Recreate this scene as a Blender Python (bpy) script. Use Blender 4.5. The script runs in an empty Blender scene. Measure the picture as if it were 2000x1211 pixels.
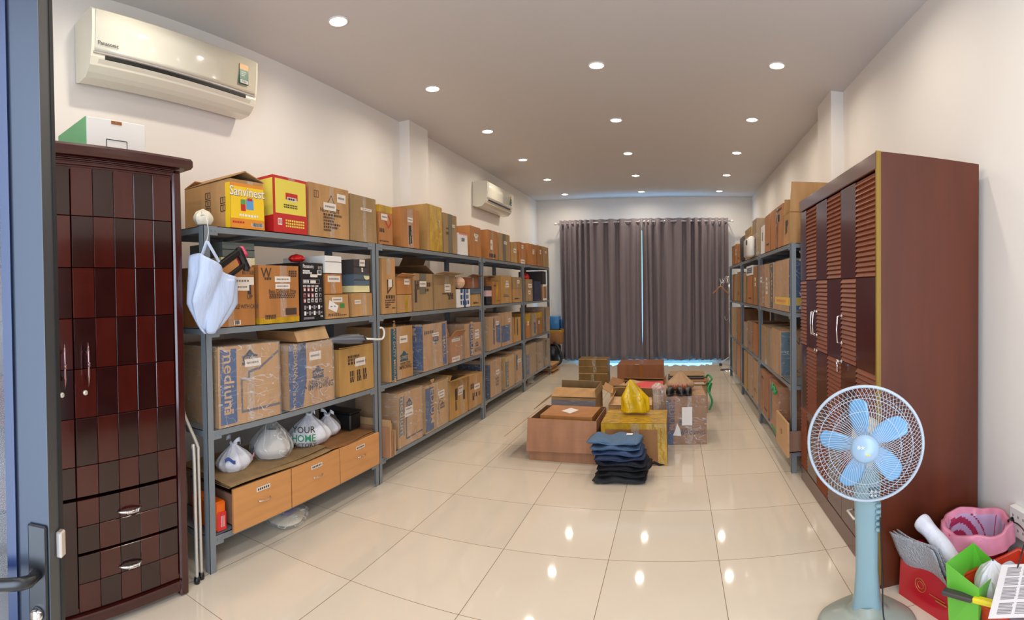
import bpy, math, random
from mathutils import Vector, Matrix
random.seed(7)
S = bpy.context.scene
COL = S.collection
PI = math.pi

# ------------------------------------------------------------------ camera
F_, XC, YH, PITCH, ROLL, EYE = 1026.08, 1319.28, 582.31, .0196, .0083, 1.4815
cd = bpy.data.cameras.new('camera')
cam = bpy.data.objects.new('camera', cd); COL.objects.link(cam)
cd.type = 'PANO'
cd.panorama_type = 'CENTRAL_CYLINDRICAL' if hasattr(cd, 'panorama_type') else None
cd.central_cylindrical_range_u_min = (0 - XC) / F_
cd.central_cylindrical_range_u_max = (2000 - XC) / F_
cd.central_cylindrical_range_v_min = (YH - 1211) / F_
cd.central_cylindrical_range_v_max = YH / F_
cd.central_cylindrical_radius = 1.0
cd.clip_start = 0.01
_a, _b = PITCH, ROLL
right = Vector((math.cos(_b), -math.sin(_b) * math.sin(_a), -math.sin(_b) * math.cos(_a)))
up = Vector((math.sin(_b), math.cos(_b) * math.sin(_a), math.cos(_b) * math.cos(_a)))
fwd = Vector((0, math.cos(_a), -math.sin(_a)))
M = Matrix((right, up, -fwd)).transposed().to_4x4(); M.translation = (0, 0, EYE)
cam.matrix_world = M
S.camera = cam

# ------------------------------------------------------------------ world, daylight, exposure
w = bpy.data.worlds.new('world'); S.world = w; w.use_nodes = True
bg = w.node_tree.nodes['Background']; bg.inputs[0].default_value = (.16, .55, 1, 1); bg.inputs[1].default_value = 2.6
S.view_settings.view_transform = 'Standard'; S.view_settings.look = 'None'
S.view_settings.exposure = 1.2; S.view_settings.gamma = 1.0
try: S.view_settings.use_curve_mapping = False
except Exception: pass
S.cycles.max_bounces = 8; S.cycles.diffuse_bounces = 4; S.cycles.glossy_bounces = 4
S.cycles.transparent_max_bounces = 16; S.cycles.transmission_bounces = 4
S.cycles.sample_clamp_indirect = 6; S.cycles.use_denoising = True
dl = bpy.data.lights.new('doorway_daylight', 'AREA'); dl.shape = 'RECTANGLE'; dl.size = 2.0; dl.size_y = 2.4
dl.energy = 50; dl.color = (.66, .80, 1)
do = bpy.data.objects.new('doorway_daylight', dl); COL.objects.link(do)
do.location = (.2, -1.0, 1.5); do.rotation_euler = (PI / 2, 0, 0)

# ------------------------------------------------------------------ pixel of the photograph -> point on a known plane of the room
def ray(x, y):
    th = (x - XC) / F_; z = (YH - y) / F_
    X2, Y2, Z3 = math.sin(th), math.cos(th), z
    X = X2 * math.cos(_b) + Z3 * math.sin(_b); Z2 = -X2 * math.sin(_b) + Z3 * math.cos(_b)
    return X, Y2 * math.cos(_a) + Z2 * math.sin(_a), -Y2 * math.sin(_a) + Z2 * math.cos(_a)
def at(x, y, X=None, Y=None, Z=None, R=None):
    d = ray(x, y)
    t = X / d[0] if X is not None else Y / d[1] if Y is not None else (Z - EYE) / d[2] if Z is not None else R / math.hypot(d[0], d[1])
    return Vector((d[0] * t, d[1] * t, d[2] * t + EYE))

# ------------------------------------------------------------------ materials
def srgb(r, g, b):
    f = lambda c: (c / 255 / 12.92) if c / 255 <= .04045 else ((c / 255 + .055) / 1.055) ** 2.4
    return (f(r), f(g), f(b))
MATS = {}
def mat(name, col, rough=.5, metal=0, spec=.5, coat=0, emit=None, alpha=None, noise=None, bump=None, trans=0, sheen=0):
    """noise=(scale xyz, amount): mottling; bump=(scale xyz, strength)"""
    if name in MATS: return MATS[name]
    m = bpy.data.materials.new(name); m.use_nodes = True; MATS[name] = m
    nt = m.node_tree; p = nt.nodes['Principled BSDF']
    p.inputs['Base Color'].default_value = (*col, 1); p.inputs['Roughness'].default_value = rough
    p.inputs['Metallic'].default_value = metal; p.inputs['Specular IOR Level'].default_value = spec
    p.inputs['Coat Weight'].default_value = coat; p.inputs['Coat Roughness'].default_value = .08
    p.inputs['Transmission Weight'].default_value = trans
    p.inputs['Sheen Weight'].default_value = sheen
    if alpha is not None: p.inputs['Alpha'].default_value = alpha
    if emit: p.inputs['Emission Color'].default_value = (*emit[0], 1); p.inputs['Emission Strength'].default_value = emit[1]
    if noise or bump:
        tc = nt.nodes.new('ShaderNodeTexCoord')
    if noise:
        mp = nt.nodes.new('ShaderNodeMapping'); mp.inputs['Scale'].default_value = noise[0]
        n = nt.nodes.new('ShaderNodeTexNoise'); n.inputs['Scale'].default_value = 1; n.inputs['Detail'].default_value = 5
        oi = nt.nodes.new('ShaderNodeObjectInfo'); ad = nt.nodes.new('ShaderNodeVectorMath'); ad.operation = 'ADD'
        nt.links.new(tc.outputs['Object'], ad.inputs[0]); nt.links.new(oi.outputs['Location'], ad.inputs[1])
        nt.links.new(ad.outputs[0], mp.inputs[0]); nt.links.new(mp.outputs[0], n.inputs['Vector'])
        r = nt.nodes.new('ShaderNodeMapRange'); r.inputs[1].default_value = .3; r.inputs[2].default_value = .7
        r.inputs[3].default_value = 1 - noise[1]; r.inputs[4].default_value = 1 + noise[1]
        nt.links.new(n.outputs[0], r.inputs[0])
        hs = nt.nodes.new('ShaderNodeHueSaturation'); hs.inputs['Color'].default_value = (*col, 1)
        nt.links.new(r.outputs[0], hs.inputs['Value']); nt.links.new(hs.outputs[0], p.inputs['Base Color'])
    if bump:
        mp2 = nt.nodes.new('ShaderNodeMapping'); mp2.inputs['Scale'].default_value = bump[0]
        n2 = nt.nodes.new('ShaderNodeTexNoise'); n2.inputs['Scale'].default_value = 1; n2.inputs['Detail'].default_value = 3
        nt.links.new(tc.outputs['Object'], mp2.inputs[0]); nt.links.new(mp2.outputs[0], n2.inputs['Vector'])
        b = nt.nodes.new('ShaderNodeBump'); b.inputs['Strength'].default_value = bump[1]; b.inputs['Distance'].default_value = .02
        nt.links.new(n2.outputs[0], b.inputs['Height']); nt.links.new(b.outputs[0], p.inputs['Normal'])
    return m

def film(name, tint, opac=.25, rough=.12, scale=(9, 9, 9), strength=.8, streak=.5):
    """thin crinkled plastic: mostly see-through, pale glints painted in along the creases"""
    if name in MATS: return MATS[name]
    m = bpy.data.materials.new(name); m.use_nodes = True; MATS[name] = m
    nt = m.node_tree; nd = nt.nodes; L = nt.links; out = nd['Material Output']; p = nd['Principled BSDF']
    p.inputs['Base Color'].default_value = (*tint, 1); p.inputs['Roughness'].default_value = rough
    p.inputs['Specular IOR Level'].default_value = .9
    tc = nd.new('ShaderNodeTexCoord'); mp = nd.new('ShaderNodeMapping'); mp.inputs['Scale'].default_value = scale
    n = nd.new('ShaderNodeTexNoise'); n.inputs['Scale'].default_value = 1; n.inputs['Detail'].default_value = 4; n.inputs['Distortion'].default_value = 1.5
    L.new(tc.outputs['Object'], mp.inputs[0]); L.new(mp.outputs[0], n.inputs['Vector'])
    b = nd.new('ShaderNodeBump'); b.inputs['Strength'].default_value = strength; b.inputs['Distance'].default_value = .03
    L.new(n.outputs[0], b.inputs['Height']); L.new(b.outputs[0], p.inputs['Normal'])
    def glint_line(mul, wd, dist):
        q = nd.new('ShaderNodeVectorMath'); q.operation = 'MULTIPLY'; q.inputs[1].default_value = mul; L.new(mp.outputs[0], q.inputs[0])
        k = nd.new('ShaderNodeTexNoise'); k.inputs['Scale'].default_value = .5; k.inputs['Detail'].default_value = 2; k.inputs['Distortion'].default_value = dist; L.new(q.outputs[0], k.inputs['Vector'])
        d = nd.new('ShaderNodeMath'); d.operation = 'SUBTRACT'; d.inputs[1].default_value = .5; L.new(k.outputs[0], d.inputs[0])
        e = nd.new('ShaderNodeMath'); e.operation = 'ABSOLUTE'; L.new(d.outputs[0], e.inputs[0])
        r = nd.new('ShaderNodeMapRange'); r.inputs[1].default_value = 0; r.inputs[2].default_value = wd; r.inputs[3].default_value = 1; r.inputs[4].default_value = 0; L.new(e.outputs[0], r.inputs[0]); return r
    c1, c2 = glint_line((.6, .6, 1.7), .009, .9), glint_line((1.6, 1.6, 1.2), .006, .5)  # paler, more opaque lines painted as specular glints on the plastic
    mxm = nd.new('ShaderNodeMath'); mxm.operation = 'MAXIMUM'; L.new(c1.outputs[0], mxm.inputs[0]); L.new(c2.outputs[0], mxm.inputs[1])
    r = nd.new('ShaderNodeMapRange'); r.inputs[3].default_value = opac * .7; r.inputs[4].default_value = min(1, opac + streak)
    L.new(mxm.outputs[0], r.inputs[0])
    t = nd.new('ShaderNodeBsdfTransparent'); mx = nd.new('ShaderNodeMixShader')
    L.new(r.outputs[0], mx.inputs[0]); L.new(t.outputs[0], mx.inputs[1]); L.new(p.outputs[0], mx.inputs[2])
    L.new(mx.outputs[0], out.inputs[0])
    return m

CB = lambda n, r, g, b, rough=.62: mat('cardboard_' + n, srgb(r, g, b), rough, spec=.35, noise=((11, 11, 2.5), .15), bump=((3, 3, 60), .05))  # upright colour streaks: card mottling plus painted-in tape sheen
KRAFT = dict(a=CB('tan', 182, 138, 88), b=CB('orange', 176, 117, 64, .45), c=CB('brown', 152, 106, 64), d=CB('grey_tan', 158, 128, 88),
             e=CB('yellow', 182, 140, 80), f=CB('pale', 194, 154, 108), g=CB('rust', 142, 90, 58, .4), h=CB('olive', 124, 96, 52, .35),
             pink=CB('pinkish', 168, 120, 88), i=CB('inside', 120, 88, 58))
WHITE = mat('white_card', srgb(232, 228, 222), .5)
CREAM = mat('cream_card', srgb(226, 216, 160), .5)
BLACK = mat('black_card', srgb(30, 27, 30), .35)
DKGREY = mat('dark_grey_card', srgb(62, 58, 60), .45)
GREENGREY = mat('green_grey_card', srgb(96, 104, 98), .45)
BLUEGREY = mat('blue_grey_card', srgb(84, 100, 112), .45)
NAVY = mat('navy_print', srgb(44, 52, 78), .5)
INK = mat('dark_ink', srgb(72, 54, 44), .6)
LABELINK = mat('label_ink', srgb(120, 110, 104), .6)
BLACKINK = mat('black_ink', srgb(28, 26, 28), .6)
BLUE = mat('blue_print', srgb(36, 74, 124), .45)
TEAL = mat('teal_print', srgb(48, 92, 110), .45)
REDM = mat('red_print', srgb(190, 36, 34), .4)
YEL = mat('yellow_print', srgb(240, 196, 30), .4)
YELP = mat('pale_yellow_print', srgb(226, 206, 80), .4)
ORG = mat('orange_print', srgb(222, 138, 40), .4)
STICK = mat('sticker_paper', srgb(226, 214, 200), .5)
TAPE_C = film('clear_tape', (.75, .68, .58), .35, .15, (30, 30, 8), .5, .3)
TAPE_Y = mat('yellow_tape', srgb(190, 148, 40), .16, noise=((14, 14, 6), .22), bump=((25, 25, 12), .5))
TAPE_G = mat('grey_tape', srgb(112, 104, 84), .3)
TAPE_B = mat('brown_tape', srgb(150, 92, 42), .16, bump=((25, 25, 12), .4))
WRAP = film('stretch_wrap', (.90, .88, .86), .16, .1, (8, 8, 14), 1, .36)
BAGCLEAR = film('clear_bag_plastic', (.86, .88, .86), .3, .1, (9, 9, 5), 1, .45)
BAGWHITE = mat('white_bag_plastic', srgb(222, 224, 230), .28, bump=((16, 16, 7), .7), trans=.0)
STEEL = mat('grey_enamel', srgb(124, 130, 134), .35, noise=((3, 3, 3), .06))
STEELD = mat('grey_steel_underside', srgb(84, 86, 90), .5)
CHROME = mat('chrome', (.75, .75, .76), .14, metal=1)
WHITEP = mat('white_plastic', srgb(232, 230, 222), .22, coat=.3)
BLACKP = mat('black_plastic', srgb(22, 22, 24), .32)

# ------------------------------------------------------------------ object helpers
def tag(o, label=None, cat=None, group=None, kind=None):
    if label: o['label'] = label
    if cat: o['category'] = cat
    if group: o['group'] = group
    if kind: o['kind'] = kind
    return o
def empty(name, loc, rz=0, label=None, cat=None, group=None):
    o = bpy.data.objects.new(name, None); COL.objects.link(o); o.location = loc; o.rotation_euler = (0, 0, rz)
    o.empty_display_size = .1
    return tag(o, label, cat, group)
class MB:
    def __init__(s): s.v = []; s.f = []; s.m = []
    def add(s, vs, fs, mi=0):
        n = len(s.v); s.v += [tuple(v) for v in vs]; s.f += [tuple(i + n for i in f) for f in fs]; s.m += [mi] * len(fs); return s
    def box(s, x0, x1, y0, y1, z0, z1, mi=0, rot=None, org=(0, 0, 0)):
        vs = [Vector((x, y, z)) for z in (z0, z1) for y in (y0, y1) for x in (x0, x1)]
        if rot is not None: o = Vector(org); vs = [rot @ (v - o) + o for v in vs]
        return s.add(vs, [(0, 2, 3, 1), (4, 5, 7, 6), (0, 1, 5, 4), (1, 3, 7, 5), (3, 2, 6, 7), (2, 0, 4, 6)], mi)
    def rbox(s, x0, x1, y0, y1, z0, z1, r=.01, mi=0, rot=None, org=(0, 0, 0)):
        """box with chamfered vertical and horizontal edges"""
        cx, cy, cz = (x0 + x1) / 2, (y0 + y1) / 2, (z0 + z1) / 2
        hx, hy, hz = (x1 - x0) / 2, (y1 - y0) / 2, (z1 - z0) / 2
        r = min(r, hx * .9, hy * .9, hz * .9); vs = []; idx = {}
        for sx in (-1, 1):
            for sy in (-1, 1):
                for sz in (-1, 1):
                    for k, d in enumerate(((0, r, r), (r, 0, r), (r, r, 0))):
                        idx[(sx, sy, sz, k)] = len(vs)
                        vs.append(Vector((cx + sx * (hx - d[0]), cy + sy * (hy - d[1]), cz + sz * (hz - d[2]))))
        if rot is not None: o = Vector(org); vs = [rot @ (v - o) + o for v in vs]
        fs = []
        def q(a):  # orient outwards
            c = sum((vs[i] for i in a), Vector()) / len(a); n = (vs[a[1]] - vs[a[0]]).cross(vs[a[2]] - vs[a[1]])
            ctr = Vector((cx, cy, cz))
            if rot is not None: ctr = rot @ (ctr - Vector(org)) + Vector(org)
            fs.append(tuple(a) if n.dot(c - ctr) > 0 else tuple(reversed(a)))
        I = lambda *k: idx[k]
        for t in (-1, 1):
            q([I(t, -1, -1, 0), I(t, 1, -1, 0), I(t, 1, 1, 0), I(t, -1, 1, 0)])
            q([I(-1, t, -1, 1), I(1, t, -1, 1), I(1, t, 1, 1), I(-1, t, 1, 1)])
            q([I(-1, -1, t, 2), I(1, -1, t, 2), I(1, 1, t, 2), I(-1, 1, t, 2)])
            for u in (-1, 1):
                q([I(t, u, -1, 0), I(t, u, 1, 0), I(t, u, 1, 1), I(t, u, -1, 1)])
                q([I(t, -1, u, 0), I(t, 1, u, 0), I(t, 1, u, 2), I(t, -1, u, 2)])
                q([I(-1, t, u, 1), I(1, t, u, 1), I(1, t, u, 2), I(-1, t, u, 2)])
                for k in (-1, 1): q([I(t, u, k, 0), I(t, u, k, 1), I(t, u, k, 2)])
        return s.add(vs, fs, mi)
    def tube(s, pts, r, seg=8, mi=0, cap=True, closed=False):
        pts = [Vector(p) for p in pts]; n = len(pts); rs = r if isinstance(r, (list, tuple)) else [r] * n
        base = len(s.v); prev = None; vs = []
        for i, p in enumerate(pts):
            a = pts[(i - 1) % n] if closed or i > 0 else p; b = pts[(i + 1) % n] if closed or i < n - 1 else p
            t = (b - a).normalized()
            if prev is None:
                nn = t.orthogonal().normalized()
            else:
                nn = (prev - t * prev.dot(t))
                nn = nn.normalized() if nn.length > 1e-6 else t.orthogonal().normalized()
            prev = nn; bb = t.cross(nn)
            for k in range(seg):
                an = 2 * PI * k / seg; vs.append(p + (nn * math.cos(an) + bb * math.sin(an)) * rs[i])
        fs = []
        for i in range(n if closed else n - 1):
            j = (i + 1) % n
            for k in range(seg): fs.append((i * seg + k, i * seg + (k + 1) % seg, j * seg + (k + 1) % seg, j * seg + k))
        if cap and not closed:
            fs.append(tuple(reversed(range(seg)))); fs.append(tuple((n - 1) * seg + k for k in range(seg)))
        return s.add(vs, fs, mi)
    def lathe(s, prof, seg=32, mi=0, c=(0, 0, 0), axis='Z', cap=True):
        c = Vector(c); vs = []; n = len(prof)
        for r, z in prof:
            for k in range(seg):
                a = 2 * PI * k / seg; x, y = r * math.cos(a), r * math.sin(a)
                v = {'Z': (x, y, z), 'Y': (x, z, -y), 'X': (z, x, y)}[axis]; vs.append(c + Vector(v))
        fs = [(i * seg + k, i * seg + (k + 1) % seg, (i + 1) * seg + (k + 1) % seg, (i + 1) * seg + k) for i in range(n - 1) for k in range(seg)]
        if cap: fs.append(tuple(reversed(range(seg)))); fs.append(tuple((n - 1) * seg + k for k in range(seg)))
        return s.add(vs, fs, mi)
    def grid(s, fn, nu, nv, mi=0, closeu=False):
        vs = [Vector(fn(i / nu, j / nv)) for j in range(nv + 1) for i in range(nu + (0 if closeu else 1))]
        w_ = nu if closeu else nu + 1
        fs = [(j * w_ + i, j * w_ + (i + 1) % w_, (j + 1) * w_ + (i + 1) % w_, (j + 1) * w_ + i) for j in range(nv) for i in range(nu)]
        return s.add(vs, fs, mi)
    def prism(s, poly, y0, y1, mi=0):
        """poly in XZ extruded along Y"""
        n = len(poly); vs = [(p[0], y0, p[1]) for p in poly] + [(p[0], y1, p[1]) for p in poly]
        return s.add(vs, [tuple(range(n)), tuple(reversed(range(n, 2 * n)))] + [(i, i + n, (i + 1) % n + n, (i + 1) % n) for i in range(n)], mi)
    def build(s, name, mats, parent=None, smooth=False, solid=0, subsurf=0):
        me = bpy.data.meshes.new(name); me.from_pydata(s.v, [], s.f)
        mats = mats if isinstance(mats, (list, tuple)) else [mats]
        for m in mats: me.materials.append(m)
        if len(mats) > 1: me.polygons.foreach_set('material_index', s.m)
        if smooth:
            me.polygons.foreach_set('use_smooth', [True] * len(me.polygons))
        me.validate(); me.update()
        o = bpy.data.objects.new(name, me); COL.objects.link(o)
        if parent: o.parent = parent
        if solid: md = o.modifiers.new('solid', 'SOLIDIFY'); md.thickness = solid; md.offset = 0
        if subsurf: md = o.modifiers.new('sub', 'SUBSURF'); md.levels = subsurf; md.render_levels = subsurf
        return o
def struct(o): o['kind'] = 'structure'; return o
def noise3(x, y, z, seed=0):
    return (math.sin(x * 1.7 + seed * 1.3 + 1.9 * math.sin(y * 1.3 + seed)) + math.sin(y * 2.3 + seed * 2.1 + 1.7 * math.sin(z * 1.9 + seed * .7)) + math.sin(z * 2.1 + seed * .9 + 1.5 * math.sin(x * 1.1 + seed * 1.7))) / 3

TEXTS = {}
def glyphs(txt):
    if txt not in TEXTS:
        c = bpy.data.curves.new('t', 'FONT'); c.body = txt; c.align_x = 'CENTER'; c.align_y = 'CENTER'; c.size = 1; c.resolution_u = 2
        c.offset = .008
        o = bpy.data.objects.new('t', c); COL.objects.link(o)
        me = bpy.data.meshes.new_from_object(o)
        TEXTS[txt] = ([v.co.copy() for v in me.vertices], [tuple(p.vertices) for p in me.polygons])
        bpy.data.objects.remove(o); bpy.data.curves.remove(c); bpy.data.meshes.remove(me)
    return TEXTS[txt]

# ------------------------------------------------------------------ room
XL, XR, YF, CH = -2.843, 1.57, 10.666, 3.318
WALL = mat('wall_paint', srgb(236, 231, 224), .75, noise=((1.2, 1.2, 1.2), .015))
CEIL = mat('ceiling_paint', srgb(212, 208, 206), .8)
def tile_mat():
    m = bpy.data.materials.new('floor_tile'); m.use_nodes = True; nt = m.node_tree; nd = nt.nodes; L = nt.links; p = nd['Principled BSDF']
    tc = nd.new('ShaderNodeTexCoord'); sp = nd.new('ShaderNodeSeparateXYZ'); L.new(tc.outputs['Object'], sp.inputs[0])
    def line(sock, org, per, w_):
        a = nd.new('ShaderNodeMath'); a.operation = 'SUBTRACT'; a.inputs[1].default_value = org - per * 40; L.new(sp.outputs[sock], a.inputs[0])
        b = nd.new('ShaderNodeMath'); b.operation = 'DIVIDE'; b.inputs[1].default_value = per; L.new(a.outputs[0], b.inputs[0])
        c = nd.new('ShaderNodeMath'); c.operation = 'FRACT'; L.new(b.outputs[0], c.inputs[0])
        e = nd.new('ShaderNodeMath'); e.operation = 'SUBTRACT'; e.inputs[1].default_value = .5; L.new(c.outputs[0], e.inputs[0])
        g = nd.new('ShaderNodeMath'); g.operation = 'ABSOLUTE'; L.new(e.outputs[0], g.inputs[0])
        h = nd.new('ShaderNodeMath'); h.operation = 'GREATER_THAN'; h.inputs[1].default_value = .5 - w_ / per; L.new(g.outputs[0], h.inputs[0])
        fl = nd.new('ShaderNodeMath'); fl.operation = 'FLOOR'; L.new(b.outputs[0], fl.inputs[0])
        return h, fl
    hx, fx = line('X', -1.576, .6, .0016); hy, fy = line('Y', 2.171, .644, .0016)
    mx = nd.new('ShaderNodeMath'); mx.operation = 'MAXIMUM'; L.new(hx.outputs[0], mx.inputs[0]); L.new(hy.outputs[0], mx.inputs[1])
    cb = nd.new('ShaderNodeCombineXYZ'); L.new(fx.outputs[0], cb.inputs[0]); L.new(fy.outputs[0], cb.inputs[1])
    wn = nd.new('ShaderNodeTexWhiteNoise'); L.new(cb.outputs[0], wn.inputs[0])
    ns = nd.new('ShaderNodeTexNoise'); ns.inputs['Scale'].default_value = 1.6; ns.inputs['Detail'].default_value = 5; L.new(tc.outputs['Object'], ns.inputs['Vector'])
    r1 = nd.new('ShaderNodeMapRange'); r1.inputs[3].default_value = .97; r1.inputs[4].default_value = 1.03; L.new(wn.outputs[0], r1.inputs[0])
    r2 = nd.new('ShaderNodeMapRange'); r2.inputs[1].default_value = .3; r2.inputs[2].default_value = .7; r2.inputs[3].default_value = .97; r2.inputs[4].default_value = 1.03; L.new(ns.outputs[0], r2.inputs[0])
    mm = nd.new('ShaderNodeMath'); mm.operation = 'MULTIPLY'; L.new(r1.outputs[0], mm.inputs[0]); L.new(r2.outputs[0], mm.inputs[1])
    hs = nd.new('ShaderNodeHueSaturation'); hs.inputs['Color'].default_value = (*srgb(222, 209, 190), 1); L.new(mm.outputs[0], hs.inputs['Value'])
    mix = nd.new('ShaderNodeMix'); mix.data_type = 'RGBA'; L.new(mx.outputs[0], mix.inputs[0]); L.new(hs.outputs[0], mix.inputs[6]); mix.inputs[7].default_value = (*srgb(128, 104, 80), 1)
    L.new(mix.outputs[2], p.inputs['Base Color'])
    p.inputs['Roughness'].default_value = .045; p.inputs['IOR'].default_value = 1.5
    ns2 = nd.new('ShaderNodeTexNoise'); ns2.inputs['Scale'].default_value = 3.0; L.new(tc.outputs['Object'], ns2.inputs['Vector'])
    bp = nd.new('ShaderNodeBump'); bp.inputs['Strength'].default_value = .008; bp.inputs['Distance'].default_value = .02; L.new(ns2.outputs[0], bp.inputs['Height'])
    L.new(bp.outputs[0], p.inputs['Normal'])
    return m
YB = -.75   # wall with the doorway the photographer stands in
struct(MB().box(XL - .2, XR + .2, -2.7, YF + .2, -.12, 0).build('floor', tile_mat()))
struct(MB().box(XL - .2, XR + .2, -2.7, YF + .2, CH, CH + .15).build('ceiling', CEIL))
struct(MB().box(XL - .2, XL, -2.7, YF + .2, 0, CH).build('wall_left', WALL))
struct(MB().box(XR, XR + .2, -2.7, YF + .2, 0, CH).build('wall_right', WALL))
mb = MB(); WX0, WX1, WZ1 = -2.05, .80, 2.72
mb.box(XL, WX0, YF, YF + .2, 0, CH).box(WX1, XR, YF, YF + .2, 0, CH).box(WX0, WX1, YF, YF + .2, WZ1, CH)
struct(mb.build('wall_far', WALL))
mb = MB(); mb.box(XL, -.95, YB - .15, YB, 0, CH).box(1.15, XR, YB - .15, YB, 0, CH).box(-.95, 1.15, YB - .15, YB, 2.6, CH)
struct(mb.build('wall_near', WALL))
# unseen walls added behind the photographer to block sky light at the doorway
mb = MB(); mb.box(XL, XR, -2.6, -2.45, 0, CH); struct(mb.build('wall_skyblock', WALL))
mb = MB(); mb.box(XL - .15, XL, -2.6, YB - .15, 0, CH).box(XR, XR + .15, -2.6, YB - .15, 0, CH); struct(mb.build('wall_skyblock_ends', WALL))
struct(MB().box(XL, XL + .125, 4.96, 5.40, 0, CH).build('trim_1', WALL))
struct(MB().box(XR - .12, XR, 4.74, 5.2, 0, CH).build('trim_2', WALL))
# the glazed door behind the curtains
al = mat('white_aluminium', srgb(222, 226, 230), .4)
mb = MB()
for x in (WX0, (WX0 + WX1) / 2 - .03, WX1 - .06): mb.box(x, x + .06, YF + .06, YF + .12, 0, WZ1)
for z in (0, WZ1 - .06): mb.box(WX0, WX1, YF + .065, YF + .115, z, z + .06)
wf = struct(mb.build('window_1', al))
gl = film('window_glass', (.9, .95, 1), .04, .02, (.3, .3, .3), 0, .02)
struct(MB().box(WX0 + .05, WX1 - .05, YF + .085, YF + .09, .05, WZ1 - .05).build('window_pane', gl, wf))

# ------------------------------------------------------------------ ceiling downlights
lampglow = mat('lit_diffuser', (1, 1, 1), .4, emit=((1, .93, .82), 14))
ring = mat('downlight_ring', srgb(240, 238, 232), .4)
LX = [-2.11, -.63, .85]; LY = [2.88 + 1.423 * k for k in range(-2, 6)]
rows = ['row behind the doorway', 'row above the doorway', 'row closest to the doorway', 'second row from the doorway', 'third row from the doorway', 'third row from the curtains', 'second row from the curtains', 'row closest to the curtains']
cols = ['beside the air conditioner wall', 'along the middle of the ceiling', 'beside the louvred wardrobe wall']
for j, y in enumerate(LY):
    for i, x in enumerate(LX):
        t = empty('downlight', (x, y, CH), 0, 'round recessed ceiling downlight, %s, %s' % (rows[j], cols[i]), 'ceiling light', 'recessed ceiling downlights')
        MB().lathe([(.058, -.001), (.070, -.001), (.072, -.006), (.060, -.010), (.056, -.004)], 28, cap=False).build('trim_ring', ring, t, True)
        MB().lathe([(.056, -.004), (.03, -.0045), (.0, -.0048)], 28, cap=False).build('diffuser', lampglow, t, True)
        l = bpy.data.lights.new('lamp', 'AREA'); l.shape = 'DISK'; l.size = .10; l.energy = 2.6; l.color = (1, .885, .74); l.spread = math.radians(165)
        lo = bpy.data.objects.new('lamp', l); COL.objects.link(lo); lo.parent = t; lo.location = (0, 0, -.014)
#PART2
# ------------------------------------------------------------------ steel racks
def rack_bay(X_front, sgn, Y0, Y1, levels, label, side):
    """one bolted steel shelving unit; sgn = +1 when the wall is on the -X side"""
    t = empty('shelving_unit', (X_front, Y0, 0), 0, label, 'shelving unit', 'grey steel shelving units along the ' + side)
    D, Lg, a, th = .46, Y1 - Y0, .042, .003
    top = levels[-1]
    def X(d0, d1): return (min(-sgn * d0, -sgn * d1), max(-sgn * d0, -sgn * d1))
    for dx in (0, 1):
        for dy in (0, 1):
            mb = MB()
            xo = (0, a) if dx == 0 else (D - a, D)
            xf = (0, th) if dx == 0 else (D - th, D)
            yo = (.001, a) if dy == 0 else (Lg - a, Lg - .001)
            yf = (.001, th) if dy == 0 else (Lg - th, Lg - .001)
            mb.box(*X(*xf), *yo, 0, top); mb.box(*X(*xo), *yf, 0, top)
            mb.build('post', STEEL, t)
    for z in levels:
        mb = MB(); e = .004
        mb.box(*X(e, D - e), e, Lg - e, z - .004, z)
        mb.box(*X(e, e + .003), e, Lg - e, z - .036, z); mb.box(*X(D - e - .003, D - e), e, Lg - e, z - .036, z)
        mb.box(*X(e, D - e), e, e + .003, z - .036, z); mb.box(*X(e, D - e), Lg - e - .003, Lg - e, z - .036, z)
        for k in (1, 2):
            y = Lg * k / 3; mb.box(*X(e + .01, D - e - .01), y - .02, y + .02, z - .024, z - .005)
        mb.build('shelf_board', STEEL, t)
        for yy in (a, Lg - a - .055):
            mb = MB(); mb.box(*X(0, .0035), yy, yy + .055, z - .05, z - .001)
            for k in (.014, .041):
                mb.lathe([(.006, 0), (.006, .004), (.0, .005)] if sgn > 0 else [(.006, 0), (.006, -.004), (.0, -.005)], 8, c=(.0001 * sgn, yy + k, z - .024), axis='X', cap=False)
            mb.build('gusset_plate', STEEL, t)
    return t
LV = [.193, .757, 1.304, 1.851]; RV = [.169, .70, 1.278, 1.829]
XFL, XFR = -2.164, .905
PL = [1.726, 3.376, 5.622, 7.271, 8.859]
for k, nm in enumerate(('nearest grey steel shelving unit, beside the dark checkered wardrobe', 'second grey steel shelving unit below the air conditioners, holding a ball', 'third grey steel shelving unit below the small distant air conditioner', 'farthest grey steel shelving unit, beside the vacuum cleaner')):
    rack_bay(XFL, 1, PL[k] + .006, PL[k + 1], LV, nm, 'air conditioner wall')
PR = [4.039, 5.641, 7.205, 8.752]
for k, nm in enumerate(('grey steel shelving unit standing right behind the louvred wardrobe', 'middle grey steel shelving unit behind the louvred wardrobe', 'grey steel shelving unit beside the chrome coat stand')):
    rack_bay(XFR, -1, PR[k] + .006, PR[k + 1], RV, nm, 'wardrobe wall')

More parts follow.
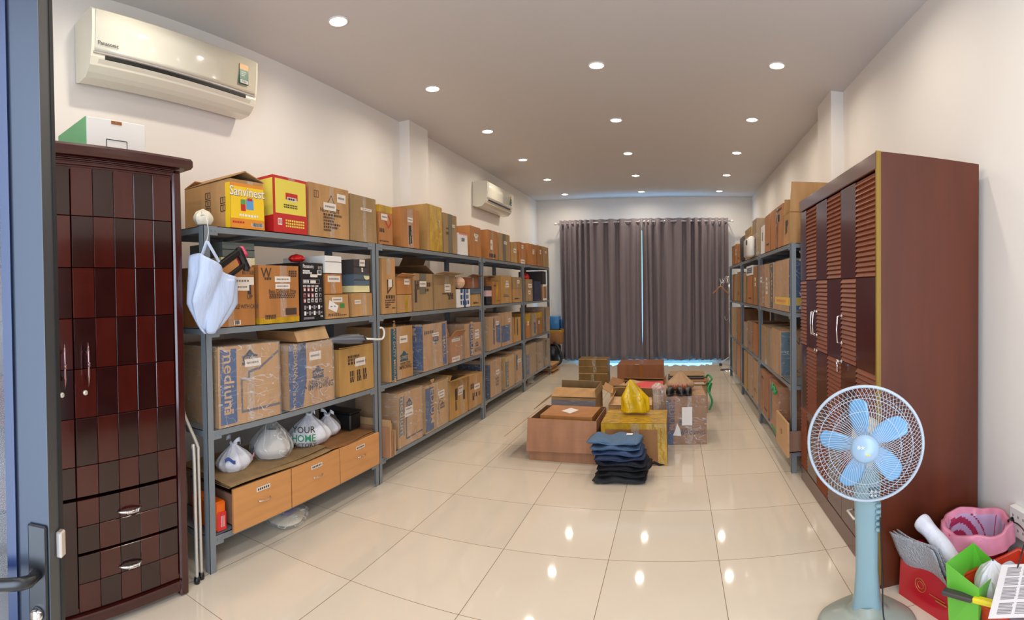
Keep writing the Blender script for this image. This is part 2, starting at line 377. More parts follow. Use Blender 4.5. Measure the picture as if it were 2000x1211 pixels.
# ------------------------------------------------------------------ cartons
class Carton:
    """one box: local x along its front, local y away from the viewer, z up; front face at y = 0"""
    def __init__(s, w_, d, h, seed, warp=.006, bulge=.006):
        R = random.Random(seed); s.w, s.d, s.h = w_, d, h
        s.c = {}
        for i in (0, 1):
            for j in (0, 1):
                for k in (0, 1):
                    wv = warp if k else warp * .2
                    s.c[(i, j, k)] = Vector(((i - .5) * w_ + (R.uniform(-wv, 0) if i else R.uniform(0, wv)), j * d + (0 if j else R.uniform(0, wv)), k * h - (R.uniform(0, wv) if k else 0)))
        s.b = [R.uniform(.2, 1) * bulge for _ in range(5)]; s.seed = seed
    def p(s, u, v, q):
        P = Vector()
        for (i, j, k), c in s.c.items():
            P += c * ((u if i else 1 - u) * (q if j else 1 - q) * (v if k else 1 - v))
        su, sv, sq = math.sin(PI * min(1, max(0, u))), math.sin(PI * min(1, max(0, v))), math.sin(PI * min(1, max(0, q)))
        if q <= 0: P.y -= 0
        P.y += s.b[0] * su * sv * (1 - q) * .6
        P.z -= s.b[1] * su * sq * v
        P.x += (s.b[2] * (1 - u) - s.b[3] * u) * sv * sq
        return P
    def face(s, f, a, b, off=0):
        """f: front, left, right, top; (a, b) in 0..1 along and up the face"""
        if f == 'front': P = s.p(a, b, 0); return P + Vector((0, -off, 0))
        if f == 'left': P = s.p(0, b, 1 - a); return P + Vector((-off, 0, 0))
        if f == 'right': P = s.p(1, b, a); return P + Vector((off, 0, 0))
        P = s.p(a, 1, b); return P + Vector((0, 0, off))
    def dims(s, f): return {'front': (s.w, s.h), 'left': (s.d, s.h), 'right': (s.d, s.h), 'top': (s.w, s.d)}[f]
    def patch(s, mb, f, a0, a1, b0, b1, off=.001, nu=4, nv=4, mi=0):
        n = len(mb.v); vs = [s.face(f, a0 + (a1 - a0) * i / nu, b0 + (b1 - b0) * j / nv, off) for j in range(nv + 1) for i in range(nu + 1)]
        fs = [(j * (nu + 1) + i, j * (nu + 1) + i + 1, (j + 1) * (nu + 1) + i + 1, (j + 1) * (nu + 1) + i) for j in range(nv) for i in range(nu)]
        if f in ('right',): pass
        mb.add(vs, fs, mi)
    def poly(s, mb, f, pts, off=.0015, mi=0):
        mb.add([s.face(f, a, b, off) for a, b in pts], [tuple(range(len(pts)))], mi)
    def line(s, mb, f, pts, wd, off=.0015, mi=0):
        W, H = s.dims(f)
        for (a0, b0), (a1, b1) in zip(pts, pts[1:]):
            dx, dy = (a1 - a0) * W, (b1 - b0) * H; L = math.hypot(dx, dy) or 1; nx, ny = -dy / L * wd / 2 / W, dx / L * wd / 2 / H
            ex, ey = dx / L * wd / 2 / W, dy / L * wd / 2 / H
            q = [(a0 - ex + nx, b0 - ey + ny), (a1 + ex + nx, b1 + ey + ny), (a1 + ex - nx, b1 + ey - ny), (a0 - ex - nx, b0 - ey - ny)]
            s.poly(mb, f, q[::-1], off, mi)
    def text(s, mb, f, txt, a, b, size, rot=0, off=.002, mi=0, sx=1):
        vs, fs = glyphs(txt); W, H = s.dims(f); c, sn = math.cos(math.radians(rot)), math.sin(math.radians(rot))
        mb.add([s.face(f, a + (v.x * sx * c - v.y * sn) * size / W, b + (v.x * sx * sn + v.y * c) * size / H, off) for v in vs], fs, mi)
    def scribble(s, mb, f, a0, a1, b, hgt, n=6, off=.0022, mi=0, seed=0):
        """one line of print too small to read: a row of short strokes"""
        R = random.Random(seed * 31 + n); W, H = s.dims(f); x = a0
        while x < a1 - .01:
            w_ = (a1 - a0) / n * R.uniform(.45, .9)
            s.patch(mb, f, x, min(a1, x + w_), b - hgt / H / 2 * R.uniform(.7, 1), b + hgt / H / 2, off, 1, 1, mi); x += w_ + (a1 - a0) / n * .28
SEED = [100]
def carton(name, X, Y, Z, rz, w_, d, h, m, label, cat='box', group=None, tape=None, tapeh=None, labs=(), wrap=False, deco=None, flaps=None, warp=.006, open_top=False, tint=None, lid=None):
    SEED[0] += 1; sd = SEED[0]
    warp = min(warp, w_ * .05, h * .05)
    c = Carton(w_, d, h, sd, warp, min(.008, w_ * .03))
    mb = MB(); N = 5
    for f in ('front', 'left', 'right'): c.patch(mb, f, 0, 1, 0, 1, 0, N, N)
    # back and bottom
    n = len(mb.v)
    mb.grid(lambda a, b: c.p(1 - a, b, 1), N, N); mb.grid(lambda a, b: c.p(a, 0, 1 - b), N, N)
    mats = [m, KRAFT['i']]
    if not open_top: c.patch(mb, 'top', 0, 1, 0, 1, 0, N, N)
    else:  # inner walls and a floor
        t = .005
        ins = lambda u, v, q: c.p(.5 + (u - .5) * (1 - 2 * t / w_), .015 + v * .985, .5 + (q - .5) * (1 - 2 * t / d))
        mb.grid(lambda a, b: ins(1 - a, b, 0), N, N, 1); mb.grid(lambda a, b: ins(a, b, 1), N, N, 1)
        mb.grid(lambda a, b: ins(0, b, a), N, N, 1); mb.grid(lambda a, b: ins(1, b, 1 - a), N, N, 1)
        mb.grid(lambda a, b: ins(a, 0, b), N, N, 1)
        for k in range(N):
            for g in (lambda u: (u, 0), lambda u: (1, u), lambda u: (1 - u, 1), lambda u: (0, 1 - u)):
                (u0, q0), (u1, q1) = g(k / N), g((k + 1) / N)
                mb.add([c.p(u0, 1, q0), c.p(u1, 1, q1), ins(u1, 1, q1), ins(u0, 1, q0)], [(0, 1, 2, 3)])
    o = mb.build(name, mats); o.location = (X, Y, Z); o.rotation_euler = (0, 0, rz)
    tag(o, label, cat, group)
    RR = random.Random(sd * 3)
    if not tape and not tapeh and 'cardboard' in m.name and w_ > .12 and RR.random() < .7: tape = ('c', RR.uniform(.4, .6), RR.uniform(.04, .07))
    if tape:
        tm = {'c': TAPE_C, 'y': TAPE_Y, 'g': TAPE_G, 'b': TAPE_B}[tape[0]]; tu = tape[1] if len(tape) > 1 else .5; tw = (tape[2] if len(tape) > 2 else .055) / w_ / 2
        mb = MB(); v0 = tape[3] if len(tape) > 3 else 0
        c.patch(mb, 'front', tu - tw, tu + tw, v0, 1, .0012, 1, 5)
        if not open_top: c.patch(mb, 'top', tu - tw, tu + tw, 0, 1, .0012, 1, 5)
        mb.build('tape', tm, o)
    if tapeh:
        tm = {'c': TAPE_C, 'y': TAPE_Y, 'g': TAPE_G, 'b': TAPE_B}[tapeh[0]]; mb = MB()
        for b0, b1 in tapeh[1:]:
            c.patch(mb, 'front', 0, 1, b0, b1, .0016, 5, 2); c.patch(mb, 'left', .6, 1, b0, b1, .0016, 2, 2); c.patch(mb, 'right', 0, .4, b0, b1, .0016, 2, 2)
        mb.build('tape', tm, o)
    for k, lb in enumerate(labs):
        a, b, lw, lh = lb[:4]; f = lb[4] if len(lb) > 4 else 'front'; W, H = c.dims(f)
        mb = MB(); c.patch(mb, f, a - lw / W / 2, a + lw / W / 2, b - lh / H / 2, b + lh / H / 2, .0024, 2, 1, 0)
        c.scribble(mb, f, a - lw / W * .38, a + lw / W * .38, b, lh * .26, 9, .003, 1, sd + k)
        mb.build('paper_label', [STICK, LABELINK], o)
    if deco:
        ms = []; mb = MB()
        def mi(mm):
            if mm not in ms: ms.append(mm)
            return ms.index(mm)
        deco(c, mb, mi)
        if mb.f: mb.build('printing', ms, o)
    if flaps:
        for fl in flaps:
            edge, ang, ln = fl[:3]; mb = MB()
            a = math.radians(ang)   # 0 = lying closed, 90 = upright, 180+ = folded outwards
            L_ = ln; e = .004
            if edge in ('front', 'back'):
                y0 = 0 if edge == 'front' else d; s_ = 1 if edge == 'front' else -1
                vs = [(-w_ / 2, y0, h), (w_ / 2, y0, h), (w_ / 2 - .01, y0 + s_ * math.cos(a) * L_, h + math.sin(a) * L_ - .008), (-w_ / 2 + .012, y0 + s_ * math.cos(a) * L_, h + math.sin(a) * L_)]
            else:
                x0 = -w_ / 2 if edge == 'left' else w_ / 2; s_ = 1 if edge == 'left' else -1
                vs = [(x0, 0, h), (x0, d, h), (x0 + s_ * math.cos(a) * L_, d - .01, h + math.sin(a) * L_), (x0 + s_ * math.cos(a) * L_, .015, h + math.sin(a) * L_ - .006)]
            mb.add([Vector(v) + Vector((0, 0, .003)) for v in vs], [(0, 1, 2, 3)])
            mb.build('flap', [fl[3] if len(fl) > 3 else m], o, solid=.005)
    if wrap:
        mb = MB(); e = .006
        for f in ('front', 'left', 'right', 'top'): 
            c.patch(mb, f, -e / w_ if f != 'left' else 0, 1 + e / w_ if f != 'left' else 1, 0.0, 1 + (e / h if f != 'top' else 0), e, 4, 4)
        mb.build('plastic_wrap', WRAP, o)
    return o, c

def stripe(a0, a1, txt, big, mm=None, tcol=None, b0=.02, b1=.98, mir=False, sub=None):
    def f(c, mb, mi):
        c.patch(mb, 'front', a0, a1, b0, b1, .0012, 1, 5, mi(mm or BLUE))
        if txt: c.text(mb, 'front', txt, (a0 + a1) / 2 + .02, .55, big, -90, .002, mi(tcol or KRAFT['f']))
        if sub: c.text(mb, 'front', sub, a0 + .04, .5, big * .4, -90, .002, mi(tcol or KRAFT['f']))
    return f
def house(c, mb, mi, a, b, w_, mm, txtm=None, inv=False):
    """the gabled logo with its name"""
    W, H = c.w, c.h; hw, hh = w_ / W / 2, w_ * .62 / H / 2; s_ = -1 if inv else 1
    P = [(a - hw, b - s_ * hh), (a + hw, b - s_ * hh), (a + hw, b + s_ * hh * .35), (a + hw * .55, b + s_ * hh * .5), (a + hw * .1, b + s_ * hh * 1.15), (a - hw * .1, b + s_ * hh * 1.15), (a - hw * .55, b + s_ * hh * .5), (a - hw, b + s_ * hh * .35)]
    c.poly(mb, 'front', P, .0014, mi(mm)); c.text(mb, 'front', "LOWE'S", a, b - s_ * hh * .25, w_ * .30, 180 if inv else 0, .002, mi(txtm or KRAFT['f']))
def fine(lines, col=None, f='front'):
    """small print: (a0, a1, b, height, n)"""
    def g(c, mb, mi):
        for k, (a0, a1, b, h_, n) in enumerate(lines): c.scribble(mb, f, a0, a1, b, h_, n, .0016, mi(col or INK), k + int(c.seed))
    return g
def both(*fs):
    def g(c, mb, mi):
        for f in fs: f(c, mb, mi)
    return g
BOXPOS = {}
def shelf_box(side, bay, lev, x0, x1, ytop, m, label, on=None, d=.42, fwd=.0, name='carton', zb=None, cat='box', group=None, **k):
    """a box whose front edges are seen at columns x0..x1 and its top at row ytop, standing on a shelf level (or on box `on`)"""
    Xf = (XFL + fwd) if side == 'L' else (XFR - fwd)
    Y0, Y1 = at(x0, 600, X=Xf).y, at(x1, 600, X=Xf).y
    if Y0 > Y1: Y0, Y1 = Y1, Y0
    if lev < 3 and bay is not None:
        PP = PL if side == 'L' else PR
        Y0 = max(Y0, PP[bay] + .052); Y1 = min(Y1, PP[bay + 1] - .046)
    Z0 = ((LV if side == 'L' else RV)[lev] if on is None else BOXPOS[on]) + .0015
    Z1 = at((x0 + x1) / 2, ytop, X=Xf).z
    LL = LV if side == 'L' else RV
    if lev < 3: Z1 = min(Z1, LL[lev + 1] - .048)
    w_ = Y1 - Y0 - .006; Yc = (Y0 + Y1) / 2
    if k.get('wrap'): w_ -= .014
    o, c = carton(name, Xf, Yc, Z0, PI / 2 if side == 'L' else -PI / 2, w_, d, Z1 - Z0, m, label, cat, group, **k)
    BOXPOS[label] = Z1
    return o, c
K = KRAFT
ORD = ['first', 'second', 'third', 'fourth', 'fifth', 'sixth', 'seventh', 'eighth']
BAYN = {'L': ['nearest', 'second', 'third', 'farthest'], 'R': ['nearest', 'middle', 'farthest']}
LEVN = ['bottom', 'middle', 'upper', 'top']
def row(side, bay, lev, items):
    n = 0
    for it in items:
        x0, x1, yt, m, look, opt = it
        opt = dict(opt); key = opt.pop('key', look)
        if 'on' in opt: place = 'stacked'
        elif 'place' in opt: place = opt.pop('place')
        else: place = ORD[n]; n += 1
        opt.pop('place', None)
        ctx = 'air-conditioner-side' if side == 'L' else 'wardrobe-side'
        lab = '%s, %s on %s shelf, %s %s bay' % (look, place, LEVN[lev], BAYN[side][bay], ctx)
        grp = opt.pop('group', 'boxes on the %s shelf, %s bay, %s' % (LEVN[lev], BAYN[side][bay], ctx))
        o, c = shelf_box(side, bay, lev, x0, x1, yt, m, lab, group=grp, **opt)
        BOXPOS[key] = BOXPOS[lab]
def sanv(c, mb, mi):
    c.patch(mb, 'front', 0, 1, 0, .93, .0012, 3, 3, mi(ORG)); c.patch(mb, 'front', 0, 1, .2, .86, .0016, 3, 3, mi(YEL))
    c.text(mb, 'front', 'Sanvinest', .5, .74, .075, 0, .003, mi(NAVY), 1.0); c.text(mb, 'front', 'Sanvinest', .49, .75, .075, 0, .004, mi(WHITE), 1.0)
    c.patch(mb, 'front', .30, .44, .36, .58, .003, 1, 1, mi(REDM)); c.patch(mb, 'front', .30, .44, .5, .6, .0034, 1, 1, mi(mat('leaf_print', srgb(90, 150, 80), .4)))
    c.patch(mb, 'front', .46, .68, .40, .62, .003, 1, 1, mi(mat('sky_print', srgb(90, 150, 200), .4))); c.patch(mb, 'front', .50, .64, .58, .64, .0034, 1, 1, mi(REDM))
    c.scribble(mb, 'front', .25, .8, .27, .014, 6, .003, mi(WHITE), 3)
    c.patch(mb, 'front', .6, .95, .05, .13, .003, 1, 1, mi(WHITE)); c.scribble(mb, 'front', .62, .93, .09, .022, 14, .0036, mi(BLACKINK), 5)
    c.scribble(mb, 'front', .05, .4, .12, .012, 5, .003, mi(REDM), 4)
    for bx in (.36, .68):  # handling marks on the plain side
        for q in (.42, .58, .74)[:3 if bx < .5 else 2]:
            c.line(mb, 'left', [(bx + .12, q - .06), (bx + .22, q - .06), (bx + .22, q + .06), (bx + .12, q + .06), (bx + .12, q - .06)], .004, .002, mi(BLACKINK)); c.line(mb, 'left', [(bx + .17, q - .03), (bx + .17, q + .03)], .006, .002, mi(BLACKINK))
    c.patch(mb, 'left', .9, 1, 0, .93, .0012, 1, 2, mi(YEL))
def redyel(c, mb, mi):
    c.patch(mb, 'front', 0, 1, 0, 1, .001, 3, 3, mi(REDM)); c.patch(mb, 'front', .06, .97, .34, .95, .0016, 3, 3, mi(YELP)); c.patch(mb, 'left', 0, 1, .3, .95, .0014, 2, 2, mi(YELP)); c.patch(mb, 'left', 0, 1, 0, .3, .0012, 2, 2, mi(REDM))
    c.patch(mb, 'front', .36, .72, .6, .72, .002, 1, 1, mi(REDM)); c.patch(mb, 'front', .40, .68, .58, .645, .003, 1, 1, mi(STICK)); c.scribble(mb, 'front', .42, .66, .612, .014, 5, .0036, mi(BLACKINK), 2)
    for q in (.5, .46): c.scribble(mb, 'front', .3, .7, q, .01, 7, .003, mi(INK), 8)
    for q in (.22, .17, .12): c.scribble(mb, 'front', .34, .9, q, .012, 9, .003, mi(YELP), 6)
    c.line(mb, 'front', [(.13, .14), (.23, .14), (.23, .24), (.13, .24), (.13, .14)], .006, .002, mi(STICK)); c.line(mb, 'front', [(.18, .15), (.18, .22)], .008, .002, mi(STICK))
def bigprint(c, mb, mi):
    I = mi(INK)
    c.line(mb, 'front', [(.42, .62), (.54, .82), (.66, .6)], .005, .0016, I); c.line(mb, 'front', [(.36, .6), (.74, .56)], .006, .0016, I)
    c.text(mb, 'front', 'NEW DELHI', .5, .52, .04, 0, .002, I)
    for q, z in ((.44, .8), (.38, .62), (.32, .6), (.26, .76), (.2, .7), (.14, .52)): c.scribble(mb, 'front', .34, z, q, .016, 7, .0016, I, int(q * 50))
    c.line(mb, 'front', [(.12, .74), (.22, .74), (.22, .86), (.12, .86), (.12, .74)], .004, .0016, I); c.line(mb, 'front', [(.17, .76), (.17, .86)], .004, .0016, I)
def liquid(c, mb, mi):
    I = mi(DKGREY)
    for a in (.88, .36):
        c.poly(mb, 'front', [(a - .05, .53), (a + .04, .53), (a + .04, .74), (a - .05, .74)], .0016, I); c.poly(mb, 'front', [(a - .09, .74), (a + .08, .74), (a - .005, .83)], .0016, I); c.text(mb, 'front', 'UP', a, .48, .035, 0, .002, I)
    c.text(mb, 'front', 'LIQUID-HANDLE WITH CARE', .56, .32, .034, 0, .002, I, .74); c.text(mb, 'front', 'BOTTLES', .86, .9, .03, 0, .002, I, .8)
    c.patch(mb, 'front', .48, .64, .02, .1, .002, 1, 1, mi(STICK)); c.scribble(mb, 'front', .5, .62, .06, .025, 5, .003, mi(BLACKINK), 3)
def wbox(c, mb, mi):
    I = mi(INK); c.text(mb, 'front', 'W', .18, .86, .085, 0, .002, I); c.scribble(mb, 'front', .14, .3, .77, .016, 3, .002, I, 1)
    c.text(mb, 'front', 'Basic Collection Fries', .58, .55, .034, 0, .002, I, .82)
    for q in (.5, .47, .44): c.scribble(mb, 'front', .25, .9, q, .008, 12, .002, I, int(q * 99))
    c.patch(mb, 'front', .64, .93, .13, .25, .002, 1, 1, I)
    for q in (.13, .09): c.scribble(mb, 'front', .14, .4, q, .014, 6, .002, I, int(q * 99))
    for q in (.9, .86, .82): c.scribble(mb, 'front', .74, .96, q, .012, 4, .002, I, int(q * 99))
def appliance(c, mb, mi):
    Wt = mi(WHITE); G = mi(mat('print_grey', srgb(150, 146, 148), .4)); Pk = mi(mat('print_pink', srgb(190, 120, 120), .4)); RD = random.Random(4)
    c.text(mb, 'front', 'Panasonic', .34, .935, .034, 0, .002, Wt, .85)
    for a in (.78, .86, .94): c.text(mb, 'front', 'Y' if a == .86 else 'I', a, .915, .03, 0, .002, Wt)
    c.patch(mb, 'front', .74, .92, .79, .88, .002, 1, 1, Wt); c.scribble(mb, 'front', .77, .9, .84, .025, 6, .003, mi(BLACKINK), 1)
    for q, e in ((.855, .42), (.82, .5)): c.scribble(mb, 'front', .1, e, q, .012, 8, .002, Wt, int(q * 100))
    c.patch(mb, 'front', .42, .74, .75, .80, .002, 1, 1, mi(STICK)); c.patch(mb, 'front', .42, .66, .645, .695, .002, 1, 1, mi(STICK))
    c.line(mb, 'front', [(.1, .64), (.82, .64), (.82, .705), (.1, .705), (.1, .64)], .003, .002, G); c.scribble(mb, 'front', .12, .38, .67, .02, 4, .002, Wt, 4)
    for r_, y in enumerate((.53, .43, .34)):
        for q in range(5):
            a = .16 + q * .17; sh = RD.random()
            c.patch(mb, 'front', a - .05, a + .05, y - .035 * RD.uniform(.7, 1), y + .038, .002, 1, 1, (Pk if q in (0, 1, 2) and sh < .7 else Wt) if q < 4 else G)
            c.patch(mb, 'front', a - .02, a + .03, y - .02, y + .018, .003, 1, 1, mi(BLACKINK) if sh > .4 else Wt)
    for q in range(4): c.scribble(mb, 'front', .1 + q * .18, .24 + q * .18, .595, .01, 3, .002, Wt, q)
    for r_, y in enumerate((.23, .13)):
        for q in range(4): c.patch(mb, 'front', .13 + q * .2, .21 + q * .2, y - .04, y + .03, .002, 1, 1, Wt if (q + r_) % 2 else G); c.scribble(mb, 'front', .23 + q * .2, .31 + q * .2, y, .012, 2, .002, G, q)
    for q in (.05, .03): c.scribble(mb, 'front', .1, .55, q, .007, 10, .002, G, 2)
    c.text(mb, 'front', 'OK', .88, .06, .02, 0, .002, Wt)
def medium1(c, mb, mi):
    c.patch(mb, 'front', .03, .28, .03, .97, .0012, 2, 5, mi(BLUE)); c.text(mb, 'front', 'medium', .155, .56, .108, -90, .002, mi(K['f']), 1.05); c.text(mb, 'front', 'medium', .075, .80, .03, -90, .002, mi(K['f']))
    house(c, mb, mi, .50, .83, .125, NAVY)
    c.line(mb, 'front', [(1, .15), (.36, .15), (.36, .56), (.48, .57), (.48, .65), (.66, .68), (.98, .87)], .014, .0014, mi(mat('slate_print', srgb(92, 86, 96), .5)))
    for q in (.2, .17): c.scribble(mb, 'front', .08, .24, q, .012, 4, .002, mi(K['f']), 1)
def medium2(c, mb, mi):
    c.patch(mb, 'front', 0, .22, .02, 1, .0012, 1, 5, mi(BLUE)); c.poly(mb, 'front', [(.2, .02), (.28, .02), (.38, .42), (.38, .98), (.2, .98)], .0011, mi(BLUE))
    c.text(mb, 'front', 'MEDIUM', .30, .64, .086, -90, .0026, mi(NAVY), .95); c.text(mb, 'front', 'MEDIANA', .14, .74, .05, -90, .0026, mi(K['f'])); c.text(mb, 'front', '18 X 18 X 16', .1, .26, .035, -90, .0026, mi(K['f']))
    house(c, mb, mi, .64, .5, .12, NAVY); c.text(mb, 'front', 'NEVER STOP', .66, .36, .036, 0, .002, mi(NAVY)); c.text(mb, 'front', 'IMPROVING', .70, .28, .056, 0, .002, mi(NAVY), .88)
def stacklines(c, mb, mi):
    I = mi(INK)
    for q, z in ((.8, .6), (.73, .55), (.66, .8)): c.scribble(mb, 'front', .25, z, q, .02, 6, .0016, I, int(q * 77))
    for a in (.3, .5, .68):
        for q in (.46, .4, .33, .27): c.scribble(mb, 'front', a, a + .12, q, .022, 2, .0016, I, int(q * 77 + a * 10))
def logo_box(a=.55, b=.38, w_=.12, col=TEAL, rest=None):
    def g(c, mb, mi):
        if rest: rest(c, mb, mi)
        house(c, mb, mi, a, b, w_, col); c.text(mb, 'front', 'NEVER STOP', a + .04, b - .14, .03, 0, .002, mi(INK)); c.text(mb, 'front', 'IMPROVING', a + .05, b - .21, .046, 0, .002, mi(INK), .85)
    return g
generic = [fine([(.2, .6, .3, .014, 5), (.2, .75, .25, .014, 6)]), fine([(.3, .8, .2, .02, 5)]), fine([(.15, .5, .82, .02, 4), (.5, .9, .15, .014, 5)]), None]

# --- top shelf, air conditioner side
row('L', 0, 3, [
 (453, 521, 353, K['a'], 'open kraft carton with bright yellow printed front', dict(deco=sanv, open_top=True, flaps=[('left', 22, .15), ('right', 22, .15), ('back', 20, .1)], tape=None)),
 (537, 604, 347, REDM, 'red and yellow glossy carton', dict(deco=redyel, tape=('c', .55, .06, .55))),
 (607, 685, 364, K['a'], 'large printed kraft carton with triangle mark', dict(deco=bigprint, labs=[(.5, .6, .14, .05), (.8, .8, .1, .06)], tape=('c', .55, .05))),
 (687, 739, 384, K['d'], 'plain grey-tan carton', dict(labs=[(.6, .72, .15, .02)]))])
row('L', 1, 3, [
 (743, 770, 402, K['b'], 'orange-brown carton with yellow taped top', dict(tapeh=('y', (.82, 1)), labs=[(.4, .7, .1, .05)], deco=lambda c, mb, mi: (c.line(mb, 'front', [(.72, .76), (.5, .6), (.72, .44), (.92, .6), (.72, .76)], .01, .002, mi(REDM)), fine([(.02, .4, .38, .016, 3), (.02, .4, .33, .016, 3), (.02, .7, .08, .012, 6)])(c, mb, mi)))),
 (786, 822, 408, K['b'], 'rust-orange carton with centre tape', dict(tape=('c', .5, .10), labs=[(.5, .72, .09, .04)], deco=fine([(.42, .6, .5, .05, 1), (.42, .6, .38, .06, 1), (.42, .6, .2, .08, 2)], BLACKINK))),
 (837, 867, 402, K['e'], 'yellow taped tall carton', dict(tape=('y', .55, .26), labs=[(.62, .66, .12, .035), (.62, .6, .12, .035)])),
 (869, 895, 419, K['d'], 'dull tan carton with brown tape', dict(tape=('g', .5, .1), labs=[(.75, .72, .06, .03)], deco=fine([(.2, .5, .62, .02, 3), (.2, .6, .5, .03, 4)]))),
 (897, 916, 456, WHITE, 'small white carton with red edge', dict(deco=lambda c, mb, mi: (c.patch(mb, 'front', .04, .96, .93, 1, .0014, 1, 1, mi(mat('pink_print', srgb(214, 120, 124), .5))), c.scribble(mb, 'front', .35, .7, .7, .04, 2, .002, mi(DKGREY), 1)), d=.30)),
 (920, 942, 443, K['b'], 'tall orange-brown carton', dict(labs=[(.55, .72, .13, .03), (.55, .6, .08, .05)]))])
row('L', 2, 3, [
 (955, 974, 451, K['b'], 'rust carton with dark base print', dict(labs=[(.35, .5, .08, .12)], deco=fine([(.1, .8, .12, .05, 4)], BLACKINK))),
 (976, 998, 457, K['d'], 'grey-tan carton with white sticker', dict(tape=('g', .5, .12), labs=[(.6, .68, .12, .04)])),
 (1000, 1012, 474, K['e'], 'narrow tan carton', dict(labs=[(.6, .6, .12, .06)])),
 (1015, 1029, 474, K['b'], 'narrow orange carton with white base label', dict(labs=[(.5, .8, .1, .05), (.5, .1, .2, .06)]))])
row('L', 3, 3, [
 (1033, 1049, 477, K['b'], 'orange-brown carton with stickers', dict(labs=[(.65, .7, .1, .04), (.65, .6, .1, .04)])),
 (1051, 1061, 480, K['c'], 'brown carton with one sticker', dict(labs=[(.6, .7, .08, .07)])),
 (1062, 1073, 483, K['d'], 'last tan carton', dict(labs=[(.5, .75, .1, .04)]))])
# --- upper shelf
SHOE = 'shoe_box'
row('L', 0, 2, [
 (413, 499, 519, K['b'], 'orange kraft carton printed with two arrows', dict(deco=liquid, labs=[(.58, .76, .26, .045), (.62, .655, .16, .04)], key='liq')),
 (505, 585, 517, K['b'], 'orange carton marked with a large W', dict(deco=wbox, tapeh=('y', (0, .1)), tape=('c', .6, .06), labs=[(.58, .76, .14, .035), (.58, .64, .13, .03)], key='w')),
 (587, 634, 512, BLACK, 'black appliance carton with small product pictures', dict(deco=appliance, d=.30, key='pan')),
 (636, 682, 574, K['a'], 'low kraft carton with green sticker', dict(labs=[(.5, .78, .12, .035)], key='low', deco=lambda c, mb, mi: (c.patch(mb, 'front', .62, .82, .42, .62, .002, 1, 1, mi(mat('green_sticker', srgb(70, 128, 70), .4))), c.poly(mb, 'front', [(.16, .78), (.55, .52), (.45, .24), (.1, .42)], .0026, mi(WHITE)), c.scribble(mb, 'front', .2, .42, .5, .01, 5, .0034, mi(NAVY), 3), fine([(.1, .9, .12, .008, 9), (.1, .6, .18, .008, 6)])(c, mb, mi)))),
 (687, 730, 571, K['a'], 'low kraft carton with clear tape', dict(tape=('c', .6, .05), labs=[(.28, .62, .08, .03)], key='low2')),
 (433, 500, 503, CREAM, 'pale yellow shoe box with white barcode label', dict(on='liq', name=SHOE, cat='shoe box', d=.3, fwd=-.06, labs=[(.72, .5, .09, .05)], key='ysb', group='shoe boxes', warp=.002)),
 (436, 500, 474, GREENGREY, 'green-grey shoe box', dict(on='ysb', name=SHOE, cat='shoe box', d=.3, fwd=-.06, group='shoe boxes', warp=.002, deco=lambda c, mb, mi: c.line(mb, 'front', [(0, .52), (1, .52)], .004, .0014, mi(BLACK)))),
 (636, 670, 534, K['b'], 'orange kraft carton with stickers', dict(on='low', labs=[(.5, .75, .15, .045)], key='mid', d=.36)),
 (636, 669, 500, WHITE, 'white lidded shoe box', dict(on='mid', name=SHOE, cat='shoe box', d=.38, group='shoe boxes', warp=.002, deco=lambda c, mb, mi: c.line(mb, 'front', [(0, .66), (1, .66)], .003, .0014, mi(DKGREY)))),
 (692, 723, 558, CREAM, 'pale yellow shoe box under a blue-grey one', dict(on='low2', name=SHOE, cat='shoe box', d=.36, key='s1', group='shoe boxes', warp=.002)),
 (692, 723, 536, BLUEGREY, 'blue-grey shoe box with torn label', dict(on='s1', name=SHOE, cat='shoe box', d=.36, key='s2', group='shoe boxes', warp=.002, deco=lambda c, mb, mi: (c.line(mb, 'front', [(0, .5), (1, .5)], .004, .0014, mi(BLACK)), c.poly(mb, 'front', [(.6, .9), (.98, .86), (.98, .6), (.8, .5), (.68, .62)], .002, mi(CREAM))))),
 (692, 722, 507, DKGREY, 'black shoe box', dict(on='s2', name=SHOE, cat='shoe box', d=.36, group='shoe boxes', warp=.002, labs=[(.55, .78, .07, .05), (.55, .3, .02, .03)], deco=lambda c, mb, mi: c.line(mb, 'front', [(0, .5), (1, .5)], .004, .0014, mi(BLACK))))])
